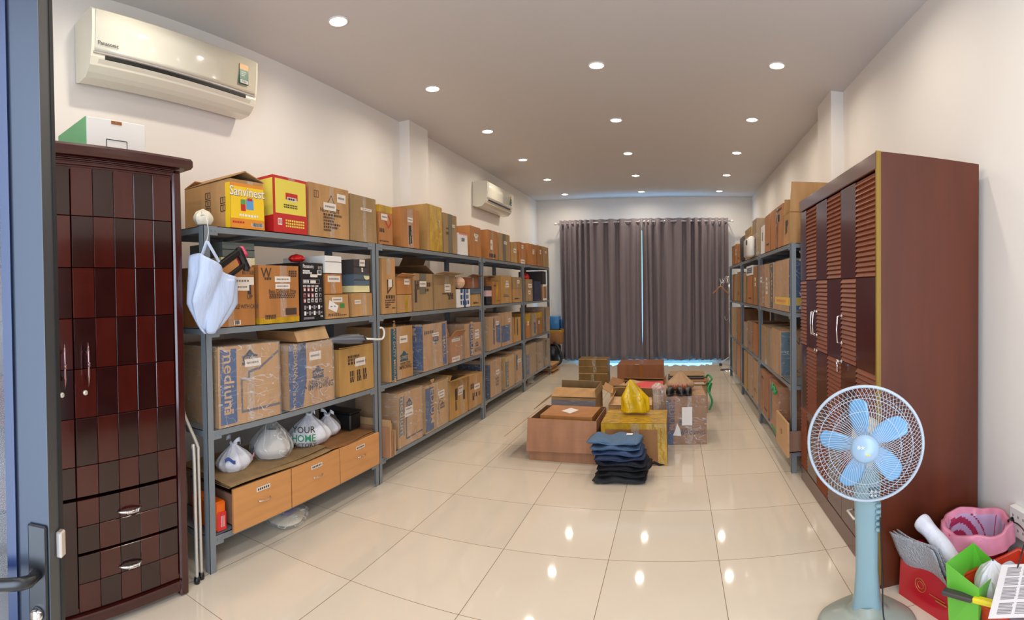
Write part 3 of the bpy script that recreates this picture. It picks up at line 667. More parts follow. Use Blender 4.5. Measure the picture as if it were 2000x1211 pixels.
row('L', 1, 2, [
 (747, 774, 504, K['a'], 'tall narrow kraft carton with picture frame print', dict(tape=('c', .5, .07, .7), deco=lambda c, mb, mi: (c.line(mb, 'front', [(.4, .38), (.78, .5), (.78, .6), (.4, .6), (.4, .38)], .014, .0016, mi(INK)), c.patch(mb, 'front', .46, .74, .48, .62, .002, 1, 1, mi(STICK)), fine([(.25, .92, .3, .03, 4), (.2, .95, .24, .012, 7), (.2, .9, .2, .012, 7), (.2, .6, .16, .012, 4), (.2, .5, .12, .012, 3), (.7, .95, .1, .012, 3)])(c, mb, mi)))),
 (776, 805, 575, K['a'], 'small orange carton with yellow tape', dict(tape=('y', .62, .05), key='f2')),
 (808, 847, 534, K['d'], 'tan carton with wide grey tape', dict(tape=('g', .48, .13, .45), labs=[(.48, .72, .13, .05)], deco=fine([(.06, .3, .74, .05, 2), (.06, .3, .64, .05, 2), (.05, .2, .4, .12, 1), (.7, .9, .7, .04, 2), (.6, .8, .55, .03, 2)]))),
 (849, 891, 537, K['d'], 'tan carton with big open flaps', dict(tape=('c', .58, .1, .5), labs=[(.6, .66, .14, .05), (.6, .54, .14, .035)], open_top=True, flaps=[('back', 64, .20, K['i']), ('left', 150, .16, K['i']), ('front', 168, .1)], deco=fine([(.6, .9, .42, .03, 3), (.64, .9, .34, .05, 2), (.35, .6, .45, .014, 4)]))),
 (893, 919, 564, WHITE, 'white carton with blue vertical band', dict(key='wb', d=.34, deco=lambda c, mb, mi: (c.patch(mb, 'front', .5, .64, 0, 1, .0016, 1, 2, mi(BLUE)), fine([(.26, .9, .88, .05, 3), (.26, .9, .56, .05, 3), (.26, .9, .24, .05, 3)], BLUE)(c, mb, mi)))),
 (921, 940, 574, K['e'], 'small tan carton', dict(key='f6', deco=generic[0])),
 (776, 805, 541, K['b'], 'orange carton with loose open flaps', dict(on='f2', open_top=True, labs=[(.68, .75, .09, .05)], flaps=[('front', 150, .05), ('back', 100, .10, K['i'])])),
 (921, 940, 563, BLUEGREY, 'flat grey carton', dict(on='f6', key='f6b')),
 (914, 938, 541, K['g'], 'dark brown open carton', dict(on='f6b', open_top=True, fwd=-.02, d=.30, flaps=[('front', 158, .06, K['i'])]))])
row('L', 2, 2, [
 (950, 961, 579, BLACK, 'small black carton', dict(key='g1', d=.36, deco=generic[0])),
 (963, 978, 550, K['b'], 'orange carton', dict(tape=('y', .6, .08), deco=generic[2])),
 (980, 1000, 538, K['e'], 'tan carton with white stickers', dict(labs=[(.55, .76, .1, .04), (.55, .64, .14, .05)], deco=generic[0])),
 (1002, 1020, 564, K['a'], 'square kraft carton', dict(key='g4', deco=generic[0])),
 (950, 961, 567, mat('pink_card', srgb(214, 178, 176), .5), 'small pink carton', dict(on='g1', key='g1b', d=.36)),
 (947, 961, 559, BLACK, 'flat black carton', dict(on='g1b', d=.36, key='g1c')),
 (950, 961, 543, K['g'], 'dark brown carton with raised flaps', dict(on='g1c', open_top=True, fwd=-.08, d=.32, flaps=[('front', 160, .06, K['i'])])),
 (1002, 1020, 541, K['d'], 'tan carton with yellow sticker', dict(on='g4', labs=[(.6, .6, .12, .05)]))])
row('L', 3, 2, [
 (1028, 1041, 545, K['d'], 'tan carton with two stickers', dict(labs=[(.6, .7, .2, .06), (.5, .4, .12, .06)])),
 (1044, 1057, 549, NAVY, 'navy blue carton', dict(deco=generic[0])),
 (1060, 1069, 556, K['c'], 'white edged brown carton', dict(key='h3', deco=lambda c, mb, mi: c.line(mb, 'front', [(.08, .03), (.92, .03), (.92, .96), (.08, .96), (.08, .03)], .035, .0016, mi(WHITE)))),
 (1060, 1069, 530, DKGREY, 'dark grey carton', dict(on='h3', fwd=-.05))])
# --- middle shelf
row('L', 0, 1, [
 (420, 546, 673, K['a'], 'large kraft carton with blue band and house logo', dict(deco=medium1, wrap=True, labs=[(.55, .765, .13, .045)])),
 (560, 651, 668, K['a'], 'large kraft carton with tapered blue band', dict(deco=medium2, wrap=True, key='i2', labs=[(.58, .78, .12, .055)], tapeh=('c', (.9, .99)))),
 (660, 729, 677, K['e'], 'kraft carton with rows of stamped marks', dict(deco=stacklines, open_top=True, labs=[(.6, .66, .13, .06)], key='i3', flaps=[('front', 2, .01)])),
 ])
row('L', 1, 1, [
 (759, 805, 637, K['a'], 'kraft carton with teal band', dict(deco=logo_box(.62, .42, .13, TEAL, stripe(.07, .3, 'HEAVY DUTY MEDIUM', .05, TEAL)), labs=[(.6, .75, .13, .06)])),
 (824, 873, 631, K['a'], 'wrapped kraft carton with blue corners', dict(wrap=True, open_top=True, tape=None, flaps=[('back', 60, .1, K['i'])], deco=lambda c, mb, mi: (c.patch(mb, 'left', 0, 1, .03, .97, .0012, 2, 4, mi(BLUE)), c.text(mb, 'left', 'MEDIUM', .75, .5, .1, -90, .002, mi(K['f'])), c.patch(mb, 'front', .8, .97, .03, .97, .0012, 1, 4, mi(BLUE)), c.text(mb, 'front', 'SMALL', .88, .45, .07, -90, .002, mi(K['f'])), house(c, mb, mi, .52, .64, .13, NAVY, None, True), fine([(.05, .45, .82, .03, 5)])(c, mb, mi)), labs=[(.52, .75, .14, .035)])),
 (877, 901, 658, K['b'], 'low orange carton with open lid flaps', dict(open_top=True, wrap=True, flaps=[('front', 130, .09), ('back', 95, .16), ('left', 110, .1)], labs=[(.5, .88, .2, .03), (.5, .12, .2, .05)])),
 (906, 943, 631, K['a'], 'wrapped kraft carton with dark blue band', dict(wrap=True, deco=logo_box(.72, .35, .09, INK, stripe(.28, .5, 'MEDIUM', .1, BLUE)), labs=[(.74, .72, .12, .05), (.74, .58, .13, .05)]))])
row('L', 2, 1, [
 (953, 977, 618, K['a'], 'wrapped carton with blue emblem', dict(wrap=True, labs=[(.75, .78, .12, .05)], deco=lambda c, mb, mi: (c.poly(mb, 'front', [(.65, .2), (1, .15), (1, .75), (.65, .72)], .0016, mi(BLUE)), fine([(.4, .55, .7, .2, 1), (.4, .55, .4, .2, 1)])(c, mb, mi)))),
 (979, 1000, 610, K['a'], 'tall wrapped carton with blue lower front', dict(wrap=True, labs=[(.75, .75, .1, .05)], deco=lambda c, mb, mi: c.patch(mb, 'front', 0, .8, .12, .62, .0016, 2, 2, mi(BLUE)))),
 (1002, 1017, 620, K['e'], 'kraft carton with vertical print', dict(deco=fine([(.5, .62, .8, .1, 1), (.5, .62, .6, .1, 1), (.5, .62, .4, .1, 1), (.15, .25, .7, .3, 1)])))])
row('L', 3, 1, [
 (1027, 1036, 612, K['b'], 'orange carton with yellow tape', dict(tapeh=('y', (.62, 1)), labs=[(.5, .6, .08, .06)])),
 (1038, 1047, 612, K['d'], 'wrapped tan carton with dark band', dict(wrap=True, deco=stripe(.5, .9, None, 0, NAVY, b0=.1, b1=.6))),
 (1048, 1059, 609, K['c'], 'brown carton with yellow taped top', dict(tapeh=('y', (.75, 1)), labs=[(.4, .55, .1, .05)])),
 (1062, 1073, 600, K['d'], 'tall wrapped grey-tan carton', dict(wrap=True, deco=stripe(.05, .4, None, 0, DKGREY)))])
# --- bottom shelf
row('L', 1, 0, [
 (772, 822, 763, K['a'], 'creased kraft carton with faded blue band', dict(wrap=True, labs=[(.45, .66, .14, .045), (.45, .57, .15, .045)], deco=lambda c, mb, mi: (c.patch(mb, 'front', .04, .26, .2, .93, .0012, 1, 4, mi(BLUEGREY)), c.text(mb, 'front', 'medium', .17, .58, .11, -90, .002, mi(K['f'])), house(c, mb, mi, .47, .77, .11, NAVY), c.line(mb, 'front', [(1, .14), (.34, .12), (.34, .5), (.42, .52), (.42, .6)], .012, .0014, mi(NAVY))))),
 (826, 873, 748, K['e'], 'kraft carton with deep blue band', dict(wrap=True, labs=[(.7, .74, .14, .04), (.72, .67, .12, .04)], deco=lambda c, mb, mi: (c.patch(mb, 'front', .02, .36, .03, .94, .0012, 1, 4, mi(BLUE)), c.text(mb, 'front', 'MEDIUM', .3, .64, .11, -90, .002, mi(K['f'])), house(c, mb, mi, .74, .46, .1, INK), c.line(mb, 'front', [(.6, .3), (.55, .4), (.6, .55), (.74, .6)], .01, .0014, mi(INK))))),
 (876, 911, 740, K['e'], 'kraft carton with crumpled open top', dict(open_top=True, flaps=[('front', 165, .1), ('back', 25, .12), ('left', 30, .1)], labs=[(.62, .72, .12, .05), (.6, .6, .12, .04)], tape=('c', .7, .1), deco=fine([(.3, .45, .6, .12, 1), (.75, .9, .5, .1, 1), (.3, .4, .3, .1, 1)]))),
 (914, 942, 730, K['a'], 'kraft carton with white sticker and stamped squares', dict(labs=[(.6, .6, .16, .06)], deco=fine([(.1, .35, .7, .03, 3), (.1, .35, .62, .03, 3), (.25, .4, .38, .05, 1), (.5, .65, .36, .05, 1), (.72, .84, .35, .05, 1), (.25, .4, .28, .05, 1)])))])
row('L', 2, 0, [
 (955, 977, 702, K['a'], 'pinkish kraft carton with faint print', dict(labs=[(.7, .62, .12, .06)], wrap=True, deco=lambda c, mb, mi: (c.patch(mb, 'left', 0, 1, 0, .9, .0012, 1, 2, mi(NAVY)), fine([(.5, .8, .45, .03, 3), (.5, .8, .36, .03, 3), (.5, .8, .28, .03, 3)])(c, mb, mi)))),
 (984, 1003, 695, K['e'], 'wrapped carton with blue letters', dict(wrap=True, tapeh=('y', (.85, 1)), deco=stripe(.06, .4, 'MEDIUM', .1, TEAL, b0=.05, b1=.85))),
 (1005, 1018, 685, K['a'], 'wrapped carton with pale shine', dict(wrap=True, labs=[(.6, .68, .16, .05)], deco=stripe(.1, .35, None, 0, NAVY, b0=.4, b1=.9)))])
row('L', 3, 0, [
 (1026, 1046, 672, K['d'], 'wrapped carton with blue lettered band', dict(wrap=True, deco=stripe(.02, .3, 'medium', .1, BLUE, b0=.05, b1=.7))),
 (1048, 1060, 668, K['d'], 'wrapped brown carton', dict(wrap=True, deco=generic[0])),
 (1063, 1072, 662, K['d'], 'last wrapped carton', dict(wrap=True, deco=stripe(.05, .5, 'MEDIUM', .08, DKGREY, b0=.3, b1=.98)))])

# --- wardrobe side racks (columns run away from the camera towards smaller x)
row('R', 0, 3, [
 (1530, 1543, 417, K['a'], 'kraft carton with tall upright flaps', dict(flaps=[('left', 90, .14), ('back', 90, .22), ('right', 92, .24)], open_top=True, labs=[], deco=fine([(.3, .7, .7, .05, 3), (.3, .6, .5, .08, 2)]))),
 (1506, 1529, 404, K['b'], 'tall creased kraft carton with plastic below', dict(tape=('b', .5, .1), deco=fine([(.5, .9, .9, .02, 3), (.6, .8, .7, .07, 1)], BLACKINK))),
 (1494, 1504, 419, K['b'], 'narrow orange carton', dict(deco=generic[1])),
 (1486, 1493, 441, WHITE, 'narrow white carton', dict(deco=fine([(.4, .6, .6, .1, 1)]))),
 ])
row('R', 1, 3, [
 (1470, 1479, 428, K['d'], 'grey-tan carton with loose top', dict(deco=generic[0], wrap=True)),
 (1456, 1468, 446, K['e'], 'wrapped yellow-tan carton', dict(wrap=True, tapeh=('y', (.8, 1)))),
 ])
row('R', 2, 3, [
 (1441, 1445, 478, K['b'], 'narrow orange carton', dict(deco=generic[0])),
 (1436, 1440, 476, K['b'], 'narrow tan carton', dict(labs=[(.5, .6, .1, .1)])),
 (1430, 1434, 480, K['c'], 'narrow brown carton', dict())])
row('R', 0, 2, [
 (1514, 1541, 508, K['a'], 'large wrapped carton with yellow band', dict(wrap=True, deco=lambda c, mb, mi: (c.patch(mb, 'front', 0, 1, .12, .27, .0016, 3, 1, mi(YEL)), c.patch(mb, 'front', .1, .8, .17, .22, .0026, 3, 1, mi(ORG)), c.patch(mb, 'right', 0, 1, .03, .97, .0012, 2, 2, mi(BLUE)), c.patch(mb, 'right', 0, 1, .12, .27, .0018, 2, 1, mi(YEL)), c.text(mb, 'right', 'MEDIUM', .3, .6, .13, -90, .002, mi(WHITE))))),
 (1493, 1511, 514, K['a'], 'wrapped carton with dark vertical print', dict(wrap=True, labs=[(.25, .6, .08, .08), (.25, .4, .1, .08)], deco=stripe(.6, .95, 'LARGE', .12, DKGREY))),
 (1482, 1491, 518, K['c'], 'brown wrapped carton with sticker', dict(wrap=True, labs=[(.4, .65, .12, .06)]))])
row('R', 1, 2, [
 (1471, 1479, 520, K['c'], 'brown carton', dict(labs=[(.5, .6, .1, .1)])),
 (1459, 1469, 538, K['b'], 'orange upright carton', dict(key='q5', deco=generic[1])),
 (1452, 1457, 532, K['d'], 'narrow grey-tan carton', dict()),
 (1458, 1470, 519, WHITE, 'white printed carton', dict(on='q5', deco=fine([(.1, .9, .7, .02, 8), (.1, .9, .5, .02, 8), (.1, .9, .3, .02, 8)], BLUE)))])
row('R', 2, 2, [
 (1440, 1445, 531, K['c'], 'tall brown carton', dict(deco=generic[0])),
 (1434, 1439, 537, K['d'], 'tan carton', dict()),
 (1430, 1433, 536, K['g'], 'dark rust carton', dict())])
row('R', 0, 1, [
 (1507, 1525, 643, K['a'], 'wrapped carton with upside-down lettering', dict(wrap=True, deco=lambda c, mb, mi: (c.patch(mb, 'right', 0, .2, .02, .98, .0012, 1, 3, mi(TEAL)), c.text(mb, 'right', 'IMPROVING', .62, .78, .085, 180, .002, mi(INK), .9), c.text(mb, 'right', 'NEVER STOP', .62, .12, .05, 180, .002, mi(INK))))),
 (1486, 1505, 638, K['d'], 'crinkly wrapped tan carton', dict(wrap=True, tape=('y', .5, .1)))])
row('R', 1, 1, [
 (1470, 1479, 631, K['b'], 'orange carton with open top', dict(open_top=True)),
 (1460, 1468, 628, K['c'], 'rust carton with blue wrap below', dict(deco=generic[0], wrap=True)),
 (1452, 1458, 629, K['d'], 'grey wrapped carton', dict(wrap=True))])
row('R', 2, 1, [
 (1439, 1446, 602, K['c'], 'brown carton with lid', dict()),
 (1434, 1438, 601, K['d'], 'tan wrapped carton', dict(wrap=True)),
 (1429, 1433, 600, K['e'], 'yellow-tan wrapped carton', dict(wrap=True))])
row('R', 0, 0, [
 (1503, 1521, 748, K['b'], 'kraft carton tied with green strap', dict(wrap=True, place='behind drawer', deco=lambda c, mb, mi: (c.patch(mb, 'front', .02, .2, .1, .9, .0012, 1, 3, mi(BLUEGREY)),))),
 (1484, 1499, 724, K['pink'], 'pinkish kraft carton', dict(place='beside green straps', deco=generic[2]))])
row('R', 1, 0, [
 (1470, 1480, 704, K['a'], 'kraft carton', dict( deco=generic[0], wrap=True)),
 (1460, 1468, 692, K['a'], 'wrapped kraft carton with shine', dict(wrap=True)),
 (1452, 1458, 683, K['e'], 'kraft carton', dict())])
row('R', 2, 0, [
 (1438, 1445, 668, K['b'], 'orange carton', dict()),
 (1430, 1436, 660, K['d'], 'shiny wrapped carton', dict(wrap=True))])
def bw(mb, name, mats, parent, smooth=False, solid=0, subsurf=0):
    """build from room coordinates under an unrotated thing"""
    l = Vector(parent.location); p = parent.parent
    while p: l += Vector(p.location); p = p.parent
    mb.v = [tuple(Vector(v) - l) for v in mb.v]
    return mb.build(name, mats, parent, smooth, solid, subsurf)
RZ = lambda d: Matrix.Rotation(math.radians(d), 3, 'Z'); RX = lambda d: Matrix.Rotation(math.radians(d), 3, 'X'); RY = lambda d: Matrix.Rotation(math.radians(d), 3, 'Y')

# ------------------------------------------------------------------ dark checkered wardrobe
WD = mat('cherry_dark', srgb(36, 9, 10), .16, coat=.6, noise=((3, 3, 40), .12)); WL = mat('cherry_red', srgb(64, 16, 11), .16, coat=.6, noise=((30, 30, 2), .14))
WF = mat('cherry_frame', srgb(62, 20, 18), .2, coat=.5)
t = empty('checkered_wardrobe', (-2.1, .95, 0), 0, 'tall dark cherry wardrobe with checkered doors and two drawers, beside the blue door', 'wardrobe')
FX, WY0, WY1, WBK = -2.106, .36, 1.545, -2.80
mb = MB(); mb.box(WBK, FX - .004, WY0, WY0 + .025, .05, 2.1).box(WBK, FX - .004, WY1 - .025, WY1, .05, 2.1).box(WBK, WBK + .015, WY0, WY1, .1, 2.1).box(WBK, FX - .004, WY0, WY1, .09, .11).box(WBK, FX - .004, WY0, WY1, 2.05, 2.07)
mb.rbox(WBK, FX + .008, WY1 - .052, WY1, .0, 2.09, .008).rbox(WBK, FX + .008, WY0, WY0 + .052, .0, 2.09, .008)
bw(mb, 'body', WF, t)
mb = MB(); mb.rbox(WBK - .01, FX + .05, WY0 - .03, WY1 + .055, 2.105, 2.155, .014)
for q in range(4): mb.box(FX - .01, FX + .006 + .004 * q, WY0 + .05, WY1 - .05, 2.078 + q * .007, 2.082 + q * .007)
mb.box(FX - .02, FX + .004, WY0 + .05, WY1 - .05, 2.07, 2.106); bw(mb, 'cornice', WF, t)
mb = MB(); mb.rbox(FX - .03, FX + .012, WY0 + .05, WY1 - .052, .03, .082, .006).rbox(FX - .02, FX + .018, WY0 + .05, WY1 - .052, .07, .085, .004); bw(mb, 'plinth', WF, t)
def cells(y0, y1, z0, z1, cols, rows_, ph, fx):
    mb = MB(); zs = [z1 - k * (z1 - z0) / rows_ for k in range(int(rows_))] + [z0] if isinstance(rows_, float) else rows_
    g = .0012
    for i in range(cols):
        for j in range(len(zs) - 1):
            a0, a1 = y0 + (y1 - y0) * i / cols, y0 + (y1 - y0) * (i + 1) / cols
            mb.rbox(fx - .018, fx, a0 + (g if i else 0), a1 - (g if i < cols - 1 else 0), zs[j + 1] + g, zs[j] - g, .0018, (i + j + ph) % 2)
    return mb
ZS = [2.062, 1.845, 1.615, 1.39, 1.165, .947, .735, .598]
for y0, y1, ph, hy in ((.952, 1.485, 1, 1.005), (.418, .945, 0, .892)):
    dr = bw(cells(y0, y1, 0, 0, 5, ZS, ph, FX), 'door', [WD, WL], t)
    mb = MB(); mb.tube([(FX + .002, hy, 1.25), (FX + .03, hy, 1.235), (FX + .03, hy, 1.14), (FX + .002, hy, 1.125)], [.006, .006, .006, .006], 8).tube([(FX + .028, hy, 1.285), (FX + .033, hy, 1.235), (FX + .035, hy, 1.188), (FX + .033, hy, 1.14), (FX + .028, hy, 1.09)], [.003, .007, .005, .007, .003], 8)
    mb.tube([(FX + .0355, hy, 1.197), (FX + .0355, hy, 1.178)], .0075, 8); bw(mb, 'handle', mat('dark_chrome', (.35, .2, .2), .15, metal=1), dr, True)
    mb = MB(); mb.lathe([(.012, 0), (.012, .006), (.008, .009), (.003, .0095)], 20, c=(FX, hy - .005, 1.06), axis='X'); bw(mb, 'lock', mat('lock_metal', srgb(214, 206, 190), .25, metal=.6), dr, True)
for z0, z1 in ((.35, .585), (.092, .34)):
    for y0, y1 in ((.952, 1.485), (.418, .945)):
        if y0 < .9 : continue
        dr = bw(cells(y0, y1, 0, 0, 5, [z1, (z0 + z1) / 2, z0], 0 if z0 < .2 else 1, FX), 'drawer', [WD, WL], t)
        yc, zc = (y0 + y1) / 2 - .005, (z0 + z1) / 2 + .03
        mb = MB(); n = 13; mb.tube([(FX + .004 + .028 * math.sin(PI * k / (n - 1)), yc - .062 + .124 * k / (n - 1), zc) for k in range(n)], [.004 + .005 * math.sin(PI * k / (n - 1)) for k in range(n)], 10)
        for q in (-.028, -.02, .02, .028, 0): mb.lathe([(.0105, -.002), (.0105, .002)], 12, c=(FX + .0285, yc + q, zc), axis='Y')
        bw(mb, 'handle', CHROME, dr, True)
mb = MB(); mb.box(FX - .018, FX, .418, .945, .092, .585); bw(mb, 'panel', WD, t)
# storage box on the wardrobe
b = empty('storage_box', (-2.42, 1.13, 2.157), 0, 'white and green cardboard storage box on top of the dark wardrobe', 'box')
GRN = mat('green_card', srgb(110, 182, 126), .5)
y0, y1 = at(168, 250, X=-2.28).y, at(284, 270, X=-2.28).y
mb = MB(); mb.rbox(-2.62, -2.28, y0 + .002, y1, 2.157, 2.36, .003); bw(mb, 'carton', WHITE, b)
mb = MB(); mb.box(-2.62, -2.281, y0 - .002, y0 + .0015, 2.158, 2.359); bw(mb, 'end_panel', GRN, b)
mb = MB(); cy = (y0 + y1) / 2; mb.box(-2.2795, -2.2785, cy - .06, cy - .056, 2.20, 2.262).box(-2.2795, -2.2785, cy + .056, cy + .06, 2.20, 2.262).box(-2.2795, -2.2785, cy - .06, cy + .06, 2.258, 2.262).box(-2.2798, -2.2788, y0, y1, 2.222, 2.2235); bw(mb, 'hand_slot', DKGREY, b)
mb = MB(); mb.box(-2.2797, -2.2785, cy - .03, cy + .03, 2.338, 2.355); bw(mb, 'brown_tape', TAPE_B, b)

# ------------------------------------------------------------------ air conditioners
ACW = mat('ac_white_plastic', srgb(232, 228, 210), .16, coat=.4); ACG = mat('ac_grey_strip', srgb(176, 168, 160), .3)
def air_con(y0, y1, zb, label, scale=1.0, badge='Panasonic'):
    t = empty('air_conditioner', (XL + .003, y0, zb), 0, label, 'air conditioner', 'wall mounted air conditioners')
    L_ = y1 - y0; D, Hh = .235 * scale, .345 * scale
    prof = [(0, .02), (0, Hh), (.10, Hh + .004), (D - .015, Hh - .004), (D, Hh - .02), (D - .004, Hh * .65), (D - .016, Hh * .36), (D - .022, Hh * .30)]
    low = [(D - .024, Hh * .29), (D - .027, Hh * .22), (D - .045, Hh * .10), (D - .075, Hh * .01), (D - .10, -.015), (.05, -.02), (.0, .0)]
    poly = prof[1:] + low
    mb = MB(); n = len(poly)
    vs = [(x, 0, z) for x, z in poly] + [(x, L_, z) for x, z in poly]
    mb.add(vs, [tuple(range(n)), tuple(reversed(range(n, 2 * n)))] + [(i, (i + 1) % n, (i + 1) % n + n, i + n) for i in range(n)])
    mb.build('housing', ACW, t)
    mb = MB(); fp = [(x + .004, z) for x, z in prof[4:8]]
    vs = [(x, .02, z) for x, z in fp] + [(x, L_ - .02, z) for x, z in fp]; m_ = len(fp)
    mb.add(vs, [(i + 1, i, i + m_, i + 1 + m_) for i in range(m_ - 1)]); mb.build('front_panel', ACW, t, True, solid=.004)
    zz = Hh * .275
    mb = MB(); mb.box(D - .03, D - .018, .015, L_ - .015, zz - .003, zz + .009); mb.build('grey_strip', ACG, t)
    mb = MB(); mb.box(D - .036, D - .0222, .09, L_ - .10, zz - .026, zz - .006); mb.build('air_outlet', mat('outlet_black', srgb(14, 12, 12), .6), t)
    mb = MB(); mb.add([(D - .0245, .05, zz - .03), (D - .0245, L_ - .05, zz - .03), (D - .070, L_ - .05, .014), (D - .070, .05, .014)], [(0, 1, 2, 3)]); mb.build('louvre', ACW, t, solid=.003)
    g = MB(); Y = L_ - .14; xo = D + .001
    tz = [(.52, .78)][0]
    g.box(D - .004, D + .0075, Y - .04, Y + .04, Hh * .42, Hh * .80, 0); g.box(D + .0075, D + .008, Y - .04, Y + .04, Hh * .69, Hh * .80, 1)
    g.box(D + .0075, D + .008, Y - .034, Y + .034, Hh * .43, Hh * .49, 2)
    for q in range(3): g.box(D + .0075, D + .008, Y - .025, Y + .02 - q * .008, Hh * (.64 - q * .035), Hh * (.65 - q * .035), 2)
    for k in range(7): g.box(D + .008, D + .0084, Y - .026 + k * .008, Y - .022 + k * .008, Hh * .44, Hh * .48, 3)
    g.build('energy_label', [mat('label_green', srgb(30, 96, 66), .4), mat('label_orange', srgb(206, 146, 50), .4), WHITE, BLACKINK], t)
    if badge:
        vs, fs = glyphs(badge); g = MB(); sz = .034
        g.add([(D - .005 + .0026, .10 + v.x * sz, Hh * .42 + v.y * sz) for v in vs], fs); g.build('badge', DKGREY, t)
    return t
air_con(1.33, 2.60, 2.765, 'large white wall air conditioner above the dark wardrobe, with green energy label')
air_con(7.04, 8.25, 2.70, 'small distant white air conditioner on the wall past the pillar', 1.0, None)

# ------------------------------------------------------------------ louvred wardrobe
RWD = mat('mahogany', srgb(84, 32, 20), .25, coat=.3, noise=((2, 2, .5), .10)); RWL = mat('mahogany_louvre', srgb(132, 66, 34), .42, coat=0, noise=((2, 20, 20), .08)); RWP = mat('mahogany_plain', srgb(70, 20, 18), .2, coat=.3)
RWS = mat('mahogany_side', srgb(88, 38, 20), .3, coat=.15, noise=((7, 7, .9), .2))
t = empty('louvred_wardrobe', (1.24, 3.14, 0), 0, 'large reddish mahogany wardrobe with louvred checkered doors, behind the blue fan', 'wardrobe')
X0, X1, Y0, Y1, ZT = .95, 1.532, 2.355, 3.927, 2.135
mb = MB(); mb.box(X0 + .02, X1, Y0, Y0 + .02, .0, ZT, 0).box(X0 + .02, X1, Y1 - .02, Y1, .0, ZT, 0).box(X1 - .012, X1 - .002, Y0 + .02, Y1 - .02, .05, ZT - .02, 0).box(X0 + .02, X1 - .002, Y0 + .02, Y1 - .02, ZT - .022, ZT - .002, 0).box(X0 + .02, X1 - .012, Y0 + .02, Y1 - .02, .05, .07, 0); bw(mb, 'body', RWS, t)
mb = MB(); mb.rbox(X0 - .004, X0 + .02, Y0, Y1, 2.05, ZT, .004); bw(mb, 'cornice', RWD, t)
mb = MB(); mb.rbox(X0 + .004, X0 + .024, Y0 + .01, Y1, .0, .11, .003); bw(mb, 'plinth', RWD, t)
mb = MB(); mb.box(X0 - .003, X0 + .02, Y0 - .003, Y0 + .012, .02, ZT + .002); bw(mb, 'edge_strip', mat('brass_edging', srgb(142, 112, 38), .35, metal=.2), t)
ys = [3.915, 3.733, 3.463, 3.204, 2.92, 2.662, 2.372]; zs = [2.042, 1.53, 1.05, .57, .12]
for dd in range(3):
    mb = MB()
    for ci in (2 * dd, 2 * dd + 1):
        ya, yb = ys[ci + 1], ys[ci]
        for ri in range(4):
            za, zb_ = zs[ri + 1], zs[ri]
            if dd == 2 and ri == 3: za = .38
            if (ci + ri) % 2 == 0:
                mb.box(X0 + .002, X0 + .018, ya + .001, yb - .001, za + .001, zb_ - .001, 1)
            else:
                mb.box(X0 + .010, X0 + .018, ya + .001, yb - .001, za + .001, zb_ - .001, 0)
                n = int(round((zb_ - za) / .027)); hh = (zb_ - za - .004) / n
                for k in range(n):
                    z = za + .002 + k * hh
                    mb.add([(X0 + .010, ya + .002, z + hh * .98), (X0 + .010, yb - .002, z + hh * .98), (X0 - .003, yb - .002, z + hh * .12), (X0 - .003, ya + .002, z + hh * .12), (X0 + .010, ya + .002, z), (X0 + .010, yb - .002, z)], [(0, 1, 2, 3), (3, 2, 5, 4), (0, 3, 4), (1, 5, 2)], 0)
    d = bw(mb, 'door', [RWL, RWP], t)
    hy = (3.49, 3.436, 2.895)[dd]
    m2 = MB(); m2.tube([(X0, hy, 1.315), (X0 - .028, hy, 1.31), (X0 - .034, hy, 1.235), (X0 - .028, hy, 1.16), (X0, hy, 1.155)], .005, 10)
    for z in (1.315, 1.155): m2.lathe([(.010, 0), (.010, -.004), (.006, -.008)], 12, c=(X0, hy, z), axis='X')
    bw(m2, 'handle', CHROME, d, True)
    m2 = MB(); m2.lathe([(.011, 0), (.011, -.006), (.007, -.010)], 16, c=(X0, hy, 1.05), axis='X')
    if dd == 2: m2.box(X0 - .034, X0 - .008, hy - .0015, hy + .0015, 1.04, 1.06); m2.tube([(X0 - .034, hy, 1.05), (X0 - .03, hy, 1.02), (X0 - .028, hy, .99)], .006, 6)
    bw(m2, 'lock', CHROME, d, True)
mb = MB(); mb.box(X0 + .002, X0 + .02, 2.374, 2.918, .12, .375); d = bw(mb, 'drawer', RWP, t)
m2 = MB(); m2.tube([(X0, 2.60, .25), (X0 - .03, 2.605, .25), (X0 - .03, 2.715, .25), (X0, 2.72, .25)], .006, 8); bw(m2, 'handle', WHITEP, d, True)

